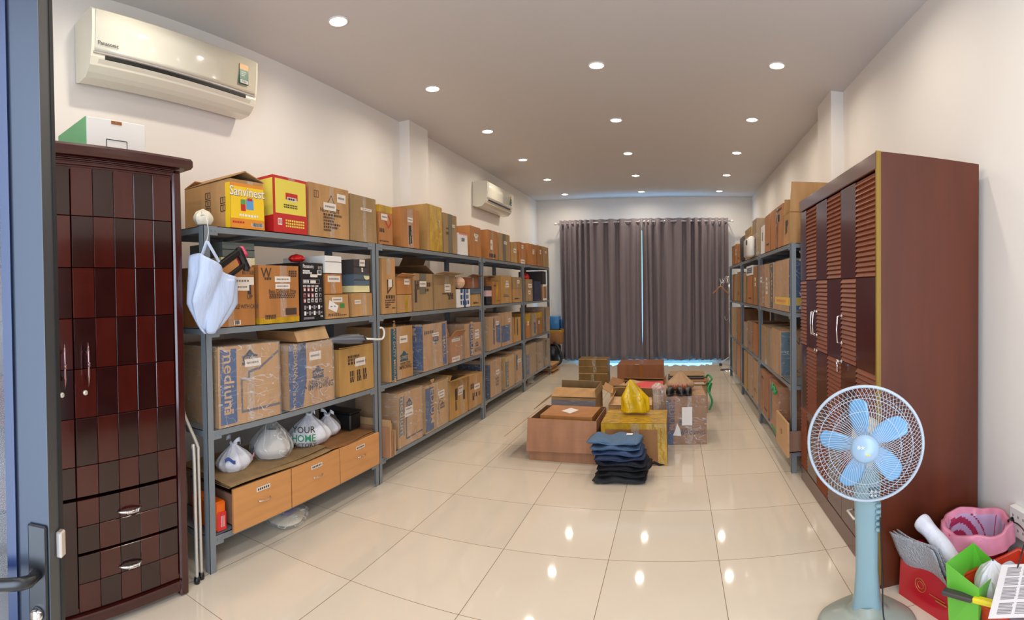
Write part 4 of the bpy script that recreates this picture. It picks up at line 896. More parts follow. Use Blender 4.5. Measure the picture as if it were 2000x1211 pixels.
# ------------------------------------------------------------------ curtains
CUR = mat('curtain_fabric', srgb(124, 113, 118), .85, sheen=.15, noise=((60, 60, 2), .04))
YC = 10.40
def curtain(xs, widths, label, seed):
    """xs: fold crest positions from the widths of the pleats"""
    x0, x1 = xs; tot = sum(widths); pos = [x0]
    for w_ in widths: pos.append(pos[-1] + w_ / tot * (x1 - x0))
    t = empty('curtain', ((x0 + x1) / 2, YC, .05), 0, label, 'curtain', 'grey eyelet curtains across the glazed door')
    z0, z1 = .055, 2.86; mb = MB(); nv = 18; per = 10; nn = len(widths) * per
    def fn(u, v):
        s = u * len(widths); i = min(int(s), len(widths) - 1); f = s - i
        x = pos[i] + (pos[i + 1] - pos[i]) * f
        wd = (pos[i + 1] - pos[i]); amp = .055 + .02 * math.sin(i * 1.7 + seed)
        y = -amp * math.cos(2 * PI * f)
        y = math.copysign(abs(y / amp) ** .75, y) * amp
        z = z0 + (z1 - z0) * v
        dv = 1 - v
        x += .02 * dv * math.sin(i * 2.1 + seed + 2 * PI * f) + .012 * math.sin(3 * v + i)* dv
        y += .02 * dv * math.sin(v * 4 + i * 1.3 + seed)
        z += (.012 * math.sin(i * 1.9 + f * 5)) * (1 - v)
        return (x, YC + y, z)
    mb.grid(fn, nn, nv); bw(mb, 'fabric', CUR, t, True, solid=.004)
    m2 = MB()
    for i in range(len(widths)):
        for f in (.25, .75):
            x = pos[i] + (pos[i + 1] - pos[i]) * f; k = 14
            m2.tube([(x + (-.012 + .0), YC + .03 * math.cos(2 * PI * q / k), 2.80 + .03 * math.sin(2 * PI * q / k)) for q in range(k)], .004, 6, closed=True)
    bw(m2, 'eyelets', CHROME, t, True)
    return t
curtain((-2.30, -.655), [.8, .8, .85, .8, .8, .9, 1.5, 1.6, 1.8, 1.8, 1.2], 'grey eyelet curtain nearer the air conditioners, hanging full length', 1)
curtain((-.648, 1.05), [.6, .7, 1.2, 1.6, 1.8, 1.5, 1.1, 1.1, 1.1, 1.1, 1.0, .8], 'grey eyelet curtain behind the chrome coat stand, hanging full length', 4)
t = empty('curtain_rod', (-.62, YC, 2.80), 0, 'pale metal curtain rod fixed high on the far wall', 'curtain rod')
mb = MB(); mb.tube([(-2.38, YC, 2.80), (1.12, YC, 2.80)], .0125, 12); bw(mb, 'pole', mat('rod_white', srgb(210, 206, 204), .3, metal=.3), t, True)
for x in (-2.40, 1.14):
    mb = MB(); mb.lathe([(.0, -.04), (.02, -.025), (.028, 0), (.02, .025), (.0, .04)], 16, c=(x, YC, 2.80), axis='X'); bw(mb, 'finial', WHITEP, t, True)
    mb = MB(); mb.box(x + (.05 if x < 0 else -.06), x + (.06 if x < 0 else -.05), YC - .005, YF, 2.77, 2.79); mb.box(x + (.03 if x < 0 else -.08), x + (.08 if x < 0 else -.03), YF - .006, YF, 2.72, 2.84); bw(mb, 'bracket', WHITEP, t)

# ------------------------------------------------------------------ blue door standing ajar beside the photographer
DB = mat('door_blue_grey', srgb(40, 47, 60), .35, metal=.15); DBL = mat('door_blue_edge', srgb(22, 38, 72), .3); DG = mat('door_grey_edge', srgb(60, 62, 64), .45); GSK = mat('rubber_gasket', srgb(20, 20, 22), .6)
e = Vector((.756, .649, 0)).normalized(); nrm = Vector((.649, -.756, 0)).normalized()   # along the leaf to its free edge; its face towards the room
P0 = at(85, 605, R=.8); P0.z = 0
t = empty('door_3', P0, math.atan2(e.y, e.x), None)
t['kind'] = 'structure'
# local x = e ; local y = (-e.y, e.x) = -nrm ; leaf extends along -x
mb = MB(); mb.box(-.056, 0, 0, .045, .01, 2.5); mb.build('stile', DB, t)
mb = MB(); mb.box(-.071, -.054, -.006, .05, .01, 2.5); mb.build('glazing_bead', DBL, t)
mb = MB(); mb.box(0, .0015, .0, .034, .01, 2.5); mb.build('edge_plate', DG, t)
mb = MB(); mb.box(-.002, .003, .034, .046, .01, 2.5); mb.build('gasket', GSK, t)
mb = MB(); mb.box(-.8, -.068, .018, .024, .1, 2.45); mb.build('glass_pane', gl, t)
mb = MB(); mb.box(-.88, -.8, 0, .045, .01, 2.5).box(-.8, -.068, 0, .045, .01, .1).box(-.8, -.068, 0, .045, 2.42, 2.5); mb.build('far_stile', DB, t)
mb = MB(); mb.rbox(-.034, -.001, -.006, 0, .955, 1.135, .003); mb.build('lock_plate', BLACKP, t)
mb = MB(); n = 12
mb.tube([(-.018, -.004, 1.06), (-.018, -.028, 1.06)] + [(-.018 - .13 * k / n, -.034 - .012 * math.sin(PI * k / n), 1.06 - .028 * (k / n)) for k in range(1, n + 1)], [.009, .009] + [.0095] * n, 10); mb.build('handle', BLACKP, t, True)
mb = MB(); mb.lathe([(.0, -.012), (.008, -.011), (.0105, -.004), (.0105, 0)], 20, c=(-.018, -.006, 1.0), axis='Y'); mb.build('lock_cylinder', CHROME, t, True)
mb = MB(); mb.rbox(.0015, .012, .02, .036, 1.078, 1.118, .002); mb.build('latch', mat('latch_metal', srgb(206, 196, 186), .3, metal=.6), t)

# ------------------------------------------------------------------ standing fan
FB = mat('fan_blue_grey', srgb(128, 158, 166), .28, coat=.2); FBLADE = mat('fan_blade_blue', srgb(116, 172, 216), .2, spec=.6); FG = mat('fan_grille', srgb(186, 196, 208), .3); FBASE = mat('fan_base_grey', srgb(150, 158, 148), .3, coat=.2)
bx, by = .812, 2.13
ang = math.atan2(-by, -bx)   # towards the camera
t = empty('standing_fan', (bx, by, 0), ang + PI / 2 + math.radians(-2), 'light blue standing fan with round wire grille in front of the wardrobe', 'fan')
# local: -y faces the camera, x = right as seen
mb = MB(); prof = [(.205, 0), (.21, .012), (.20, .03), (.15, .048), (.09, .066), (.062, .10)]
def basefn(u, v):
    i = v * (len(prof) - 1); k = min(int(i), len(prof) - 2); f = i - k; r = prof[k][0] * (1 - f) + prof[k + 1][0] * f; z = prof[k][1] * (1 - f) + prof[k + 1][1] * f
    a = 2 * PI * u; sq = 1 + .05 * math.cos(4 * a) * min(1, r / .15); return (r * sq * math.cos(a), r * sq * math.sin(a) * (.92 if r > .1 else .9), z)
mb.grid(basefn, 48, 20, closeu=True); mb.build('base', FBASE, t, True)
mb = MB(); cs = [(.07, .052, 0.075), (.058, .048, .14), (.05, .042, .25), (.05, .042, .42), (.056, .046, .56), (.058, .048, .64), (.05, .042, .70), (.04, .036, .74)]
def colfn(u, v):
    i = v * (len(cs) - 1); k = min(int(i), len(cs) - 2); f = i - k; q = [cs[k][j] * (1 - f) + cs[k + 1][j] * f for j in range(3)]
    a = 2 * PI * u; c_, s_ = math.cos(a), math.sin(a); p = .55
    return (q[0] * math.copysign(abs(c_) ** p, c_), q[1] * math.copysign(abs(s_) ** p, s_), q[2])
mb.grid(colfn, 32, 28, closeu=True); mb.build('column', FB, t, True)
mb = MB(); mb.rbox(.010, .052, -.052, -.044, .56, .625, .004); cp = mb.build('control_panel', mat('fan_panel_dark', srgb(70, 96, 108), .3), t)
for k in range(2):
    for q in range(2): MB().rbox(.018 + q * .016, .028 + q * .016, -.056, -.051, .585 + k * .018, .595 + k * .018, .002).build('indicator', WHITEP, cp)
for k in range(5):
    MB().rbox(.038, .062, -.05, -.02, .43 + k * .026, .447 + k * .026, .004).build('button', FB, t)
HZ, HY = .838, -.135
mb = MB(); mb.lathe([(.03, -.02), (.055, 0), (.066, .04), (.064, .12), (.045, .15), (.0, .155)], 28, c=(0, -.06, HZ), axis='Y'); mb.rbox(-.035, .035, -.05, .05, .70, .82, .02); mb.build('motor_housing', mat('fan_motor_cream', srgb(206, 204, 190), .3), t, True)
RG = .236
def wires(name, yb_, depth, n, twist, r0=.05):
    mb = MB()
    for k in range(n):
        a0 = 2 * PI * k / n; pts = []
        for j in range(7):
            f = j / 6; r = r0 + (RG - r0) * f; a = a0 + twist * f
            pts.append((r * math.cos(a), yb_ - depth * (1 - f ** 2.6), HZ + r * math.sin(a)))
        mb.tube(pts, .0011, 4, cap=False)
    for r, f in ((RG * .62, .55), (RG * .82, .78)):
        mb.tube([(r * math.cos(2 * PI * q / 48), yb_ - depth * (1 - f ** 2.6), HZ + r * math.sin(2 * PI * q / 48)) for q in range(48)], .0014, 4, closed=True)
    return mb.build(name, FG, t, True)
wires('front_grille', HY, .075, 84, .55); wires('rear_grille', HY, -.075, 66, -.5)
mb = MB(); mb.tube([(RG * math.cos(2 * PI * q / 64), HY, HZ + RG * math.sin(2 * PI * q / 64)) for q in range(64)], .0068, 8, closed=True); mb.build('grille_ring', mat('fan_ring', srgb(176, 186, 196), .3), t, True)
mb = MB(); mb.lathe([(.0, -.089), (.045, -.086), (.056, -.078), (.058, -.068)], 36, c=(0, HY, HZ), axis='Y'); cap = mb.build('grille_cap', mat('fan_cap', srgb(150, 176, 200), .25), t, True)
vs, fs = glyphs('Btic'); mb = MB(); mb.add([(-.014 + v.x * .02, HY - .0895, HZ + .01 + v.y * .02) for v in vs], fs); mb.box(.004, .022, HY - .0885, HY - .0875, HZ - .022, HZ - .017, 1); mb.build('badge', [WHITEP, YEL], cap)
mb = MB(); mb.lathe([(.0, -.045), (.03, -.045), (.04, -.03), (.042, .02), (.0, .025)], 28, c=(0, HY, HZ), axis='Y'); hub = mb.build('hub', FBLADE, t, True)
for k in range(5):
    a0 = math.radians(104 + 72 * k); mb = MB()
    def bl(u, v):
        r = .035 + .155 * u; wd = .014 + .028 * math.sin(min(1, u * 1.15 + .05) * PI * .62); 
        if u > .85: wd *= math.sqrt(max(0.02, 1 - ((u - .85) / .15) ** 2))
        s_ = (v - .5) * 2; ta = s_ * wd / r * 1.0; a = a0 + ta - .25 * (u - .5) * .6; 
        return (r * math.cos(a), HY - .012 + s_ * wd * .62 * (1 - .4 * u), HZ + r * math.sin(a))
    mb.grid(bl, 16, 6); mb.build('blade', FBLADE, t, True, solid=.0025)
# power cord from the fan round to the wall socket
so = at(1986, 1012, X=1.56)
def bez(P, n=26):
    """smooth curve through the points"""
    P = [Vector(p) for p in P]; out = []
    for i in range(len(P) - 1):
        p0, p1, p2, p3 = P[max(0, i - 1)], P[i], P[i + 1], P[min(len(P) - 1, i + 2)]
        for k in range(n // 2):
            f = k / (n // 2); out.append(.5 * ((2 * p1) + (p2 - p0) * f + (2 * p0 - 5 * p1 + 4 * p2 - p3) * f * f + (3 * p1 - p0 - 3 * p2 + p3) * f ** 3))
    out.append(P[-1]); return out
mb = MB(); mb.tube(bez([(bx + .03, by - .08, .50), (bx + .035, by - .09, .25), (bx + .03, by - .12, .09), (bx + .05, by - .16, .05), (bx + .12, by - .2, .006), (bx + .22, by - .22, .006), (1.08, 1.80, .006), (1.12, 1.70, .02), (1.2, 1.62, .30), (1.30, 1.66, .42), (1.44, 1.82, .38), (1.52, 1.98, .345), (so.x - .05, so.y, so.z)]), .0035, 8)
bw(mb, 'power_cord', BLACKP, t, True)
mb = MB(); mb.tube([(so.x - .055, so.y, so.z), (so.x - .03, so.y, so.z)], [.006, .013], 10); mb.tube([(so.x - .03, so.y, so.z), (so.x - .012, so.y, so.z)], .014, 10); bw(mb, 'plug', BLACKP, t, True)
# cord and plug were given in room coordinates: undo the fan's rotation
for o in t.children:
    if o.name.startswith(('power_cord', 'plug')): o.matrix_parent_inverse = Matrix.Rotation(-(ang + PI / 2 + math.radians(-2)), 4, 'Z')
t = empty('wall_socket', (1.57, 2.04, .26), 0, 'white double power socket box low on the wall, black plug in it', 'power socket')
mb = MB(); mb.rbox(1.535, 1.569, 1.93, 2.07, .262, .405, .004); bw(mb, 'back_box', WHITEP, t)
mb = MB()
for yy in (1.96, 2.0, 2.04):
    for zz in (.295, .36): mb.box(1.5345, 1.5352, yy - .004, yy - .001, zz, zz + .012).box(1.5345, 1.5352, yy + .003, yy + .006, zz, zz + .012)
bw(mb, 'socket_slots', BLACKP, t)
# ------------------------------------------------------------------ light wood drawer boxes on the bottom shelf
BEECH = mat('beech_veneer', srgb(206, 144, 84), .38, noise=((2, 3, 34), .07)); DSIDE = mat('drawer_side', srgb(150, 112, 92), .5)
for (ya, yb), q, extra in (((1.885, 2.352), 'showing its side, nearest the orange case', 0), ((2.362, 2.845), 'between two others', 0), ((2.855, 3.345), 'beside the stack of flattened cardboard', 0)):
    t = empty('wooden_drawer', (-2.38, (ya + yb) / 2, .194), 0, 'light beech drawer with silver handle on bottom shelf, ' + q, 'drawer', 'three beech drawers in a row')
    za, zb = .178, .418
    mb = MB(); mb.box(-2.60, -2.160, ya + .03, ya + .042, .196, .37).box(-2.60, -2.160, yb - .042, yb - .03, .196, .37).box(-2.60, -2.588, ya + .042, yb - .042, .196, .37).box(-2.60, -2.160, ya + .03, yb - .03, .195, .202); bw(mb, 'tray', DSIDE, t)
    mb = MB(); mb.rbox(-2.157, -2.139, ya, yb, za, zb, .002); fr = bw(mb, 'front_panel', BEECH, t)
    yc = (ya + yb) / 2 - .0; n = 12
    mb = MB(); mb.tube([(-2.139 + .022 * math.sin(PI * k / n) ** .6, yc - .05 + .1 * k / n, .305) for k in range(n + 1)], .0035, 8); bw(mb, 'handle', CHROME, fr, True)
    mb = MB(); mb.box(-2.1388, -2.138, yc - .06, yc + .05, .358, .382)
    for k in range(6): mb.box(-2.138, -2.1375, yc - .05 + k * .016, yc - .04 + k * .016, .364, .376, 1)
    bw(mb, 'paper_label', [STICK, BLACKINK], fr)
# flattened cardboard sheets lying over the drawers
def sheet(name, c, sx, sy, th, rz, m, label, group, seed, tilt=0, layers=1):
    t = empty(name, c, rz, label, 'cardboard', group); R = random.Random(seed)
    for k in range(layers):
        mb = MB(); a, b = sx / 2, sy / 2; z = k * (th + .004); j = lambda: R.uniform(-.012, .012)
        def fn(u, v): return ((u - .5) * sx + .01 * math.sin(v * 7 + seed) + (.01 * k * (-1) ** k), (v - .5) * sy + .008 * math.sin(u * 5 + seed * 2), z + .004 + tilt * (u - .5) + .005 * math.sin(u * 4 + v * 3 + seed + k))
        mb.grid(fn, 8, 8); mb.build('sheet', m, t, solid=th)
    return t
sheet('flattened_carton', (-2.375, 2.32, .421), .44, .90, .003, 0, K['d'], 'brown flattened carton sheets laid over the beech drawers, under the tied bags', 'flattened cartons', 3, layers=4)
sheet('flattened_carton', (-2.375, 3.04, .421), .45, .52, .003, 0, K['c'], 'dark flattened carton sheet lying over the farthest beech drawer', 'flattened cartons', 5, layers=2)
# orange case
t = empty('tool_case', (-2.26, 1.832, .195), 0, 'orange and red plastic case on bottom shelf beside the beech drawer', 'case')
mb = MB(); mb.rbox(-2.40, -2.185, 1.79, 1.872, .195, .355, .012); bw(mb, 'shell', mat('orange_plastic', srgb(236, 104, 20), .3), t)
mb = MB(); mb.rbox(-2.183, -2.178, 1.80, 1.864, .20, .30, .002); fr = bw(mb, 'red_panel', mat('red_plastic', srgb(214, 44, 48), .3), t)
mb = MB()
for k in range(3): mb.box(-2.1775, -2.177, 1.826 + k * .009, 1.829 + k * .009, .22, .28)
bw(mb, 'vent_lines', WHITE, fr)

# ------------------------------------------------------------------ tied plastic bags
def bag(name, c, rx, ry, h, m, label, seed, cat='plastic bag', group=None, knot=True, ears=True, inner=None, neck=.62, pleat=.10, deco=None, rz=0, lean=(0, 0)):
    t = empty(name, c, rz, label, cat, group); R = random.Random(seed); ph = [R.uniform(0, 6.28) for _ in range(6)]
    def rad(v):
        if v < neck: f = v / neck; return (math.sin(min(1, f * 1.0 + .30) * PI * .5) ** .5) * (1 - .42 * max(0, (f - .25) / .75) ** 1.4)
        f = (v - neck) / (1 - neck); return .51 * (1 - f) ** 1.1 + .07
    def fn(u, v, k=1):
        a = 2 * PI * u; r = rad(v); pl = 1 + pleat * (.35 + v) * (math.sin(9 * a + ph[0]) * .5 + math.sin(14 * a + ph[1] + 3 * v) * .35) + .08 * math.sin(2 * a + ph[2]) + .06 * math.sin(3 * a + ph[3] + 2.2 * v)
        x, y = r * rx * pl * math.cos(a), r * ry * pl * math.sin(a)
        return (x * k + lean[0] * v * v, y * k + lean[1] * v * v, h * (v ** .9) * (.97 + .03 * k) + .004 + .012 * h * math.sin(7 * a + ph[4]) * v)
    mb = MB(); mb.grid(lambda u, v: fn(u, v), 64, 28, closeu=True)
    n = len(mb.v); mb.v.append((0, 0, .003)); mb.f += [((k + 1) % 64, k, n) for k in range(64)]; mb.m += [0] * 64
    mb.build('film', m, t, True)
    if inner:
        for i, (im, s_, dz) in enumerate(inner):
            mb = MB(); mb.grid(lambda u, v: tuple(Vector(fn(u, v * .82, 1)) * s_ + Vector((0, 0, dz))), 24, 12, closeu=True); mb.build('contents', im, t, True)
    top = Vector((lean[0], lean[1], h))
    if knot:
        mb = MB(); mb.tube([top + Vector((.016 * math.cos(k), .016 * math.sin(k), .004 * math.sin(2 * k))) for k in [2 * PI * q / 12 for q in range(12)]], .010, 8, closed=True); mb.build('knot', m, t, True)
    if ears:
        for s_ in (-1, 1):
            mb = MB(); mb.grid(lambda u, v: tuple(top + Vector((s_ * (.008 + .055 * v), .012 * math.sin(5 * v + seed), .03 * math.sin(v * 2.6) + (u - .5) * (.014 + .035 * v * (1.2 - v))))), 4, 8); mb.build('tied_end', m, t, True, solid=.001)
    return t
BW2 = mat('white_bag_print', srgb(226, 226, 232), .3, bump=((20, 20, 8), .6))
def curved_text(t, txt, rx, ry, z, size, m, a0, name='printing', sx=1.0):
    vs, fs = glyphs(txt); mb = MB()
    mb.add([(rx * math.cos(a0 + v.x * size * sx / rx), ry * math.sin(a0 + v.x * size * sx / rx), z + v.y * size) for v in vs], fs); mb.build(name, m, t)
zs_ = .444
t = bag('plastic_bag', (-2.33, 2.06, zs_), .085, .13, .155, BW2, 'small tied white bag with blue and pink print, on cardboard nearest the post', 11, rz=0)
curved = mat('faded_blue', srgb(44, 78, 140), .4)
for a0, mm, z, ln in ((-.95, curved, .075, .5), (.55, mat('faded_pink', srgb(222, 150, 168), .4), .06, .7), (1.2, curved, .085, .25)):
    mb = MB(); mb.grid(lambda u, v: (.0885 * 1.06 * math.cos(a0 + ln * u), .135 * 1.06 * math.sin(a0 + ln * u), z + .022 * v + .012 * math.sin(u * 5)), 8, 2); mb.build('printing', mm, t, True)
bag('plastic_bag', (-2.34, 2.40, zs_), .15, .165, .235, BAGCLEAR, 'large knotted clear bag of folded pale garments, on cardboard between two white bags', 12, inner=[(mat('pale_garment', srgb(212, 204, 196), .8), .86, .004), (mat('green_garment', srgb(110, 140, 124), .8), .62, .05)], pleat=.14, ears=False)
t = bag('plastic_bag', (-2.35, 2.78, zs_), .15, .185, .20, BW2, 'tied white bag printed YOUR HOME in black and green letters', 13)
curved_text(t, 'YOUR', .155, .19, .130, .062, BLACKINK, -1.0, sx=.85); curved_text(t, 'HOME', .164, .20, .076, .068, mat('print_green', srgb(20, 130, 92), .4), -1.0, sx=.8); curved_text(t, 'FACTORY', .164, .20, .032, .036, BLACKINK, -1.0)
bag('plastic_bag', (-2.38, 3.02, zs_), .10, .12, .145, BW2, 'tied white bag with blue marks, right behind the YOUR HOME bag', 14)
bag('plastic_bag', (-2.46, 3.17, zs_ - .01), .085, .10, .13, mat('brown_grey_bag', srgb(128, 116, 108), .4, noise=((30, 30, 30), .3)), 'brownish grey bag behind the white bags near the black bin', 15, knot=False, ears=False)
t = empty('black_tub', (-2.5, 3.22, .435), 0, 'black plastic tub in the shadow on the cardboard behind bags', 'tub')
mb = MB(); mb.rbox(-2.61, -2.30, 3.20, 3.34, .436, .56, .01); bw(mb, 'body', BLACKP, t)
mb = MB(); mb.rbox(-2.615, -2.295, 3.195, 3.345, .56, .575, .004); bw(mb, 'rim', BLACKP, t)
c = at(575, 1022, Z=0.0)
bag('plastic_bag', (-2.33, 2.50, .002), .17, .20, .09, BAGCLEAR, 'clear bag of cream and lilac fabric on the floor under the beech drawers', 16, inner=[(mat('cream_fabric', srgb(214, 200, 172), .8), .84, .004), (mat('lilac_fabric', srgb(184, 158, 200), .8), .62, .03)], knot=False, ears=False, neck=.8)

# ------------------------------------------------------------------ white bag hanging on the first post
t = empty('hanging_bag', (-2.07, 1.715, 1.295), 0, 'white carrier bag hung on the near post, stuffed with black hanger and pink package', 'bag')
bm_ = mat('hanging_bag_plastic', srgb(190, 204, 230), .4, bump=((14, 14, 6), .8))
def hb(u, v):
    a = 2 * PI * u; f = v
    wd = .03 + .125 * min(1, f * 2.2) ** .8 * (1 - .12 * f); th = .02 + .05 * math.sin(min(1, f * 1.1) * PI * .6)
    y = wd * math.cos(a) + .05 * (f - .5) ; x = th * math.sin(a) * (1 + .14 * math.sin(5 * a + 4 * f))
    return (x + .015 * math.sin(3 * f + 2 * a) + .01, y + .012 * math.sin(6 * a + 3 * f) - .02, .30 * f + .008 * math.sin(3 * a) + (.05 * math.cos(a) * -1 if f > .9 else 0) + .04 * f * (1 - math.cos(a)) * .5)
mb = MB(); mb.grid(hb, 48, 22, closeu=True); mb.build('bag_body', bm_, t, True, solid=.0015)
mb = MB()
for s_ in (-1, 1):
    mb2 = MB(); mb2.grid(lambda u, v: (.005 + .02 * s_ * (1 - v), (-.04 + .10 * (1 - v) * (1 if s_ > 0 else -.6)) + (u - .5) * (.022), .30 + .16 * v), 3, 8); mb2.build('strap', bm_, t, True, solid=.0015)
mb = MB(); mb.tube(bez([(.0, -.04, .455), (.01, -.035, .50), (.03, -.055, .54), (.02, -.06, .585), (-.03, -.05, .592)]), .0025, 6); mb.build('hook_string', WHITEP, t, True)
t2 = empty('shoe_hanger', (-2.05, 1.79, 1.625), 0, 'black plastic shoe hanger poking out of the hanging white bag', 'hanger')
r = RX(30)
mb = MB(); mb.rbox(-.016, .016, -.15, .13, .010, .045, .006, rot=r); mb.rbox(-.016, .016, -.13, .13, -.06, -.035, .006, rot=r); mb.build('rail', BLACKP, t2)
mb = MB(); mb.rbox(-.02, .02, .10, .14, -.09, .05, .012, rot=RX(30)); mb.build('clip', BLACKP, t2)
mb = MB(); mb.rbox(-.006, .006, -.08, .08, -.035, .012, .003, rot=r); mb.build('brown_insert', KRAFT['b'], t2)
t2 = empty('wrapped_package', (-2.10, 1.84, 1.615), 0, 'pink, yellow and blue plastic wrapped package standing in the hanging white bag', 'package')
for (a, b, mm, nm) in ((.05, .17, mat('pink_film', srgb(232, 66, 110), .25, bump=((20, 20, 20), .6)), 'pink_top'), (-.05, .05, mat('yellow_film', srgb(226, 184, 108), .3), 'yellow_middle'), (-.15, -.05, mat('blue_film', srgb(44, 136, 200), .3), 'blue_base')):
    mb = MB(); mb.rbox(-.02, .014, -.036, .036, a, b, .012, rot=RX(-50)); mb.build(nm, mm, t2, True)
t2 = bag('plastic_bag', (-2.26, 1.80, 1.306), .06, .07, .30, BAGCLEAR, 'clear bag with something pink inside, behind the hanging white bag', 31, inner=[(mat('pink_thing', srgb(206, 90, 120), .6), .6, .08)], knot=False, ears=False)
bag('plastic_bag', (-2.20, 1.76, 1.853), .05, .065, .085, mat('cream_bag', srgb(222, 212, 190), .4, bump=((14, 14, 14), .8)), 'cream crumpled plastic bag on the top shelf corner above the post', 32, knot=False, ears=False, neck=.8)

# folding chair behind the wardrobe
t = empty('folding_stool', (-2.2, 1.64, 0), 0, 'folded tubular steel chair with black feet standing between wardrobe and shelving', 'folding chair')
TB = mat('painted_tube', srgb(206, 200, 190), .25, metal=.4)
for y, x, pts in ((1.60, -2.18, [(-2.30, 1.575, 1.02), (-2.20, 1.585, .95), (-2.185, 1.60, .86), (-2.17, 1.665, .70), (-2.17, 1.67, .62), (-2.165, 1.672, .02)]), (1.6, -2.15, [(-2.16, 1.625, .70), (-2.15, 1.628, .64), (-2.146, 1.628, .02)]), (0, 0, [(-2.30, 1.575, 1.02), (-2.5, 1.575, 1.0), (-2.52, 1.6, .4), (-2.50, 1.64, .02)])):
    mb = MB(); mb.tube(bez(pts), .0095, 10); bw(mb, 'leg', TB, t, True)
for p in ((-2.165, 1.672), (-2.146, 1.628), (-2.50, 1.64)):
    mb = MB(); mb.lathe([(.0, .001), (.015, .002), (.017, .015), (.013, .034), (.0, .036)], 16, c=(p[0], p[1], 0)); bw(mb, 'rubber_foot', BLACKP, t, True)
mb = MB(); mb.rbox(-2.5, -2.19, 1.575, 1.60, .45, .80, .01); bw(mb, 'seat', mat('navy_vinyl', srgb(40, 40, 88), .4), t)

# umbrella on the stamped carton
t = empty('folded_umbrella', (-2.13, 2.9, 1.10), 0, 'folded grey umbrella with white hooked handle lying on the stamped carton', 'umbrella')
mb = MB(); n = 12
def ub(u, v):
    a = 2 * PI * u; r = (.010 + .030 * math.sin(min(1, v * 1.3) * PI * .55)) * (1 + .16 * math.sin(7 * a + 3 * v)) * (1 if v < .93 else .55)
    return (-2.20 + .10 * v + r * 1.3 * math.cos(a), 2.78 + .32 * v, 1.158 - .008 * v + r * .8 * math.sin(a))
mb.grid(ub, 28, 16, closeu=True); bw(mb, 'canopy', mat('umbrella_grey', srgb(96, 98, 106), .35), t, True)
hp = [(-2.10, 3.09, 1.15), (-2.06, 3.12, 1.147), (-2.05, 3.20, 1.137)] + [(-2.05, 3.26 + .042 * math.sin(k * PI / 8), 1.176 - .042 * math.cos(k * PI / 8)) for k in range(0, 9)] + [(-2.05, 3.245, 1.218)]
mb = MB(); mb.tube(bez(hp), .0075, 10); bw(mb, 'handle', WHITEP, t, True)
mb = MB(); mb.tube([(-2.075, 3.06, 1.152), (-2.10, 3.10, 1.15)], .02, 10); bw(mb, 'runner', BLACKP, t, True)
# cardboard lid standing on the second large carton
t = empty('cardboard_lid', (-2.33, 2.62, 1.165), 0, 'pale open cardboard lid standing on the carton with tapered blue band', 'cardboard')
y0, y1 = 2.47, 2.77
mb = MB(); mb.add([(-2.17, y0, 1.175), (-2.17, y1 + .02, 1.175), (-2.20, y1 + .01, 1.255), (-2.20, y0, 1.235)], [(0, 1, 2, 3)]); bw(mb, 'front_flap', K['f'], t, solid=.005)
mb = MB(); mb.add([(-2.20, y0, 1.237), (-2.20, y1 + .01, 1.257), (-2.50, y1, 1.262), (-2.50, y0 - .04, 1.24)], [(0, 1, 2, 3)]); bw(mb, 'top_panel', K['d'], t, solid=.005)
mb = MB(); mb.add([(-2.17, y0, 1.175), (-2.20, y0, 1.235), (-2.50, y0 - .04, 1.238), (-2.50, y0 - .02, 1.175)], [(0, 1, 2, 3)]); bw(mb, 'side_flap', K['c'], t, solid=.005)
# red bow on the appliance carton
t = bag('plastic_bag', (-2.28, 2.60, BOXPOS['pan'] + .004), .05, .065, .05, mat('red_bag', srgb(206, 30, 28), .3, bump=((20, 20, 20), .8)), 'crumpled red plastic on top of the black appliance carton', 41, knot=False, ears=False, neck=.8)
# ball
t = empty('ball', (-2.225, 5.10, BOXPOS['wb'] + .003), 0, 'peach coloured toy ball resting on the white and blue carton', 'ball')
mb = MB(); rb = .062; mb.lathe([(rb * math.sin(PI * k / 16), rb - rb * math.cos(PI * k / 16)) for k in range(17)], 32, cap=False); mb.build('ball_skin', mat('ball_peach', srgb(222, 176, 144), .4), t, True)
mb = MB()
for ax in range(2):
    mb.tube([((rb + .0004) * math.cos(a) if ax == 0 else 0.0004, (rb + .0004) * math.sin(a) if ax == 0 else (rb + .0004) * math.cos(a), rb + (0 if ax == 0 else (rb + .0004) * math.sin(a))) for a in [2 * PI * k / 32 for k in range(32)]], .0012, 4, closed=True)
mb.build('seams', K['c'], t, True)
# small odds and ends at the far end of the conditioner side
t = bag('plastic_bag', (-2.34, 7.95, 1.62), .07, .13, .13, mat('red_bag', (1, 0, 0)), 'red plastic bag bundle among the farthest upper shelf boxes', 43, knot=False, ears=False, neck=.8)
t.location.z = max(BOXPOS.get('navy blue carton', 1.5), 1.5) + .003

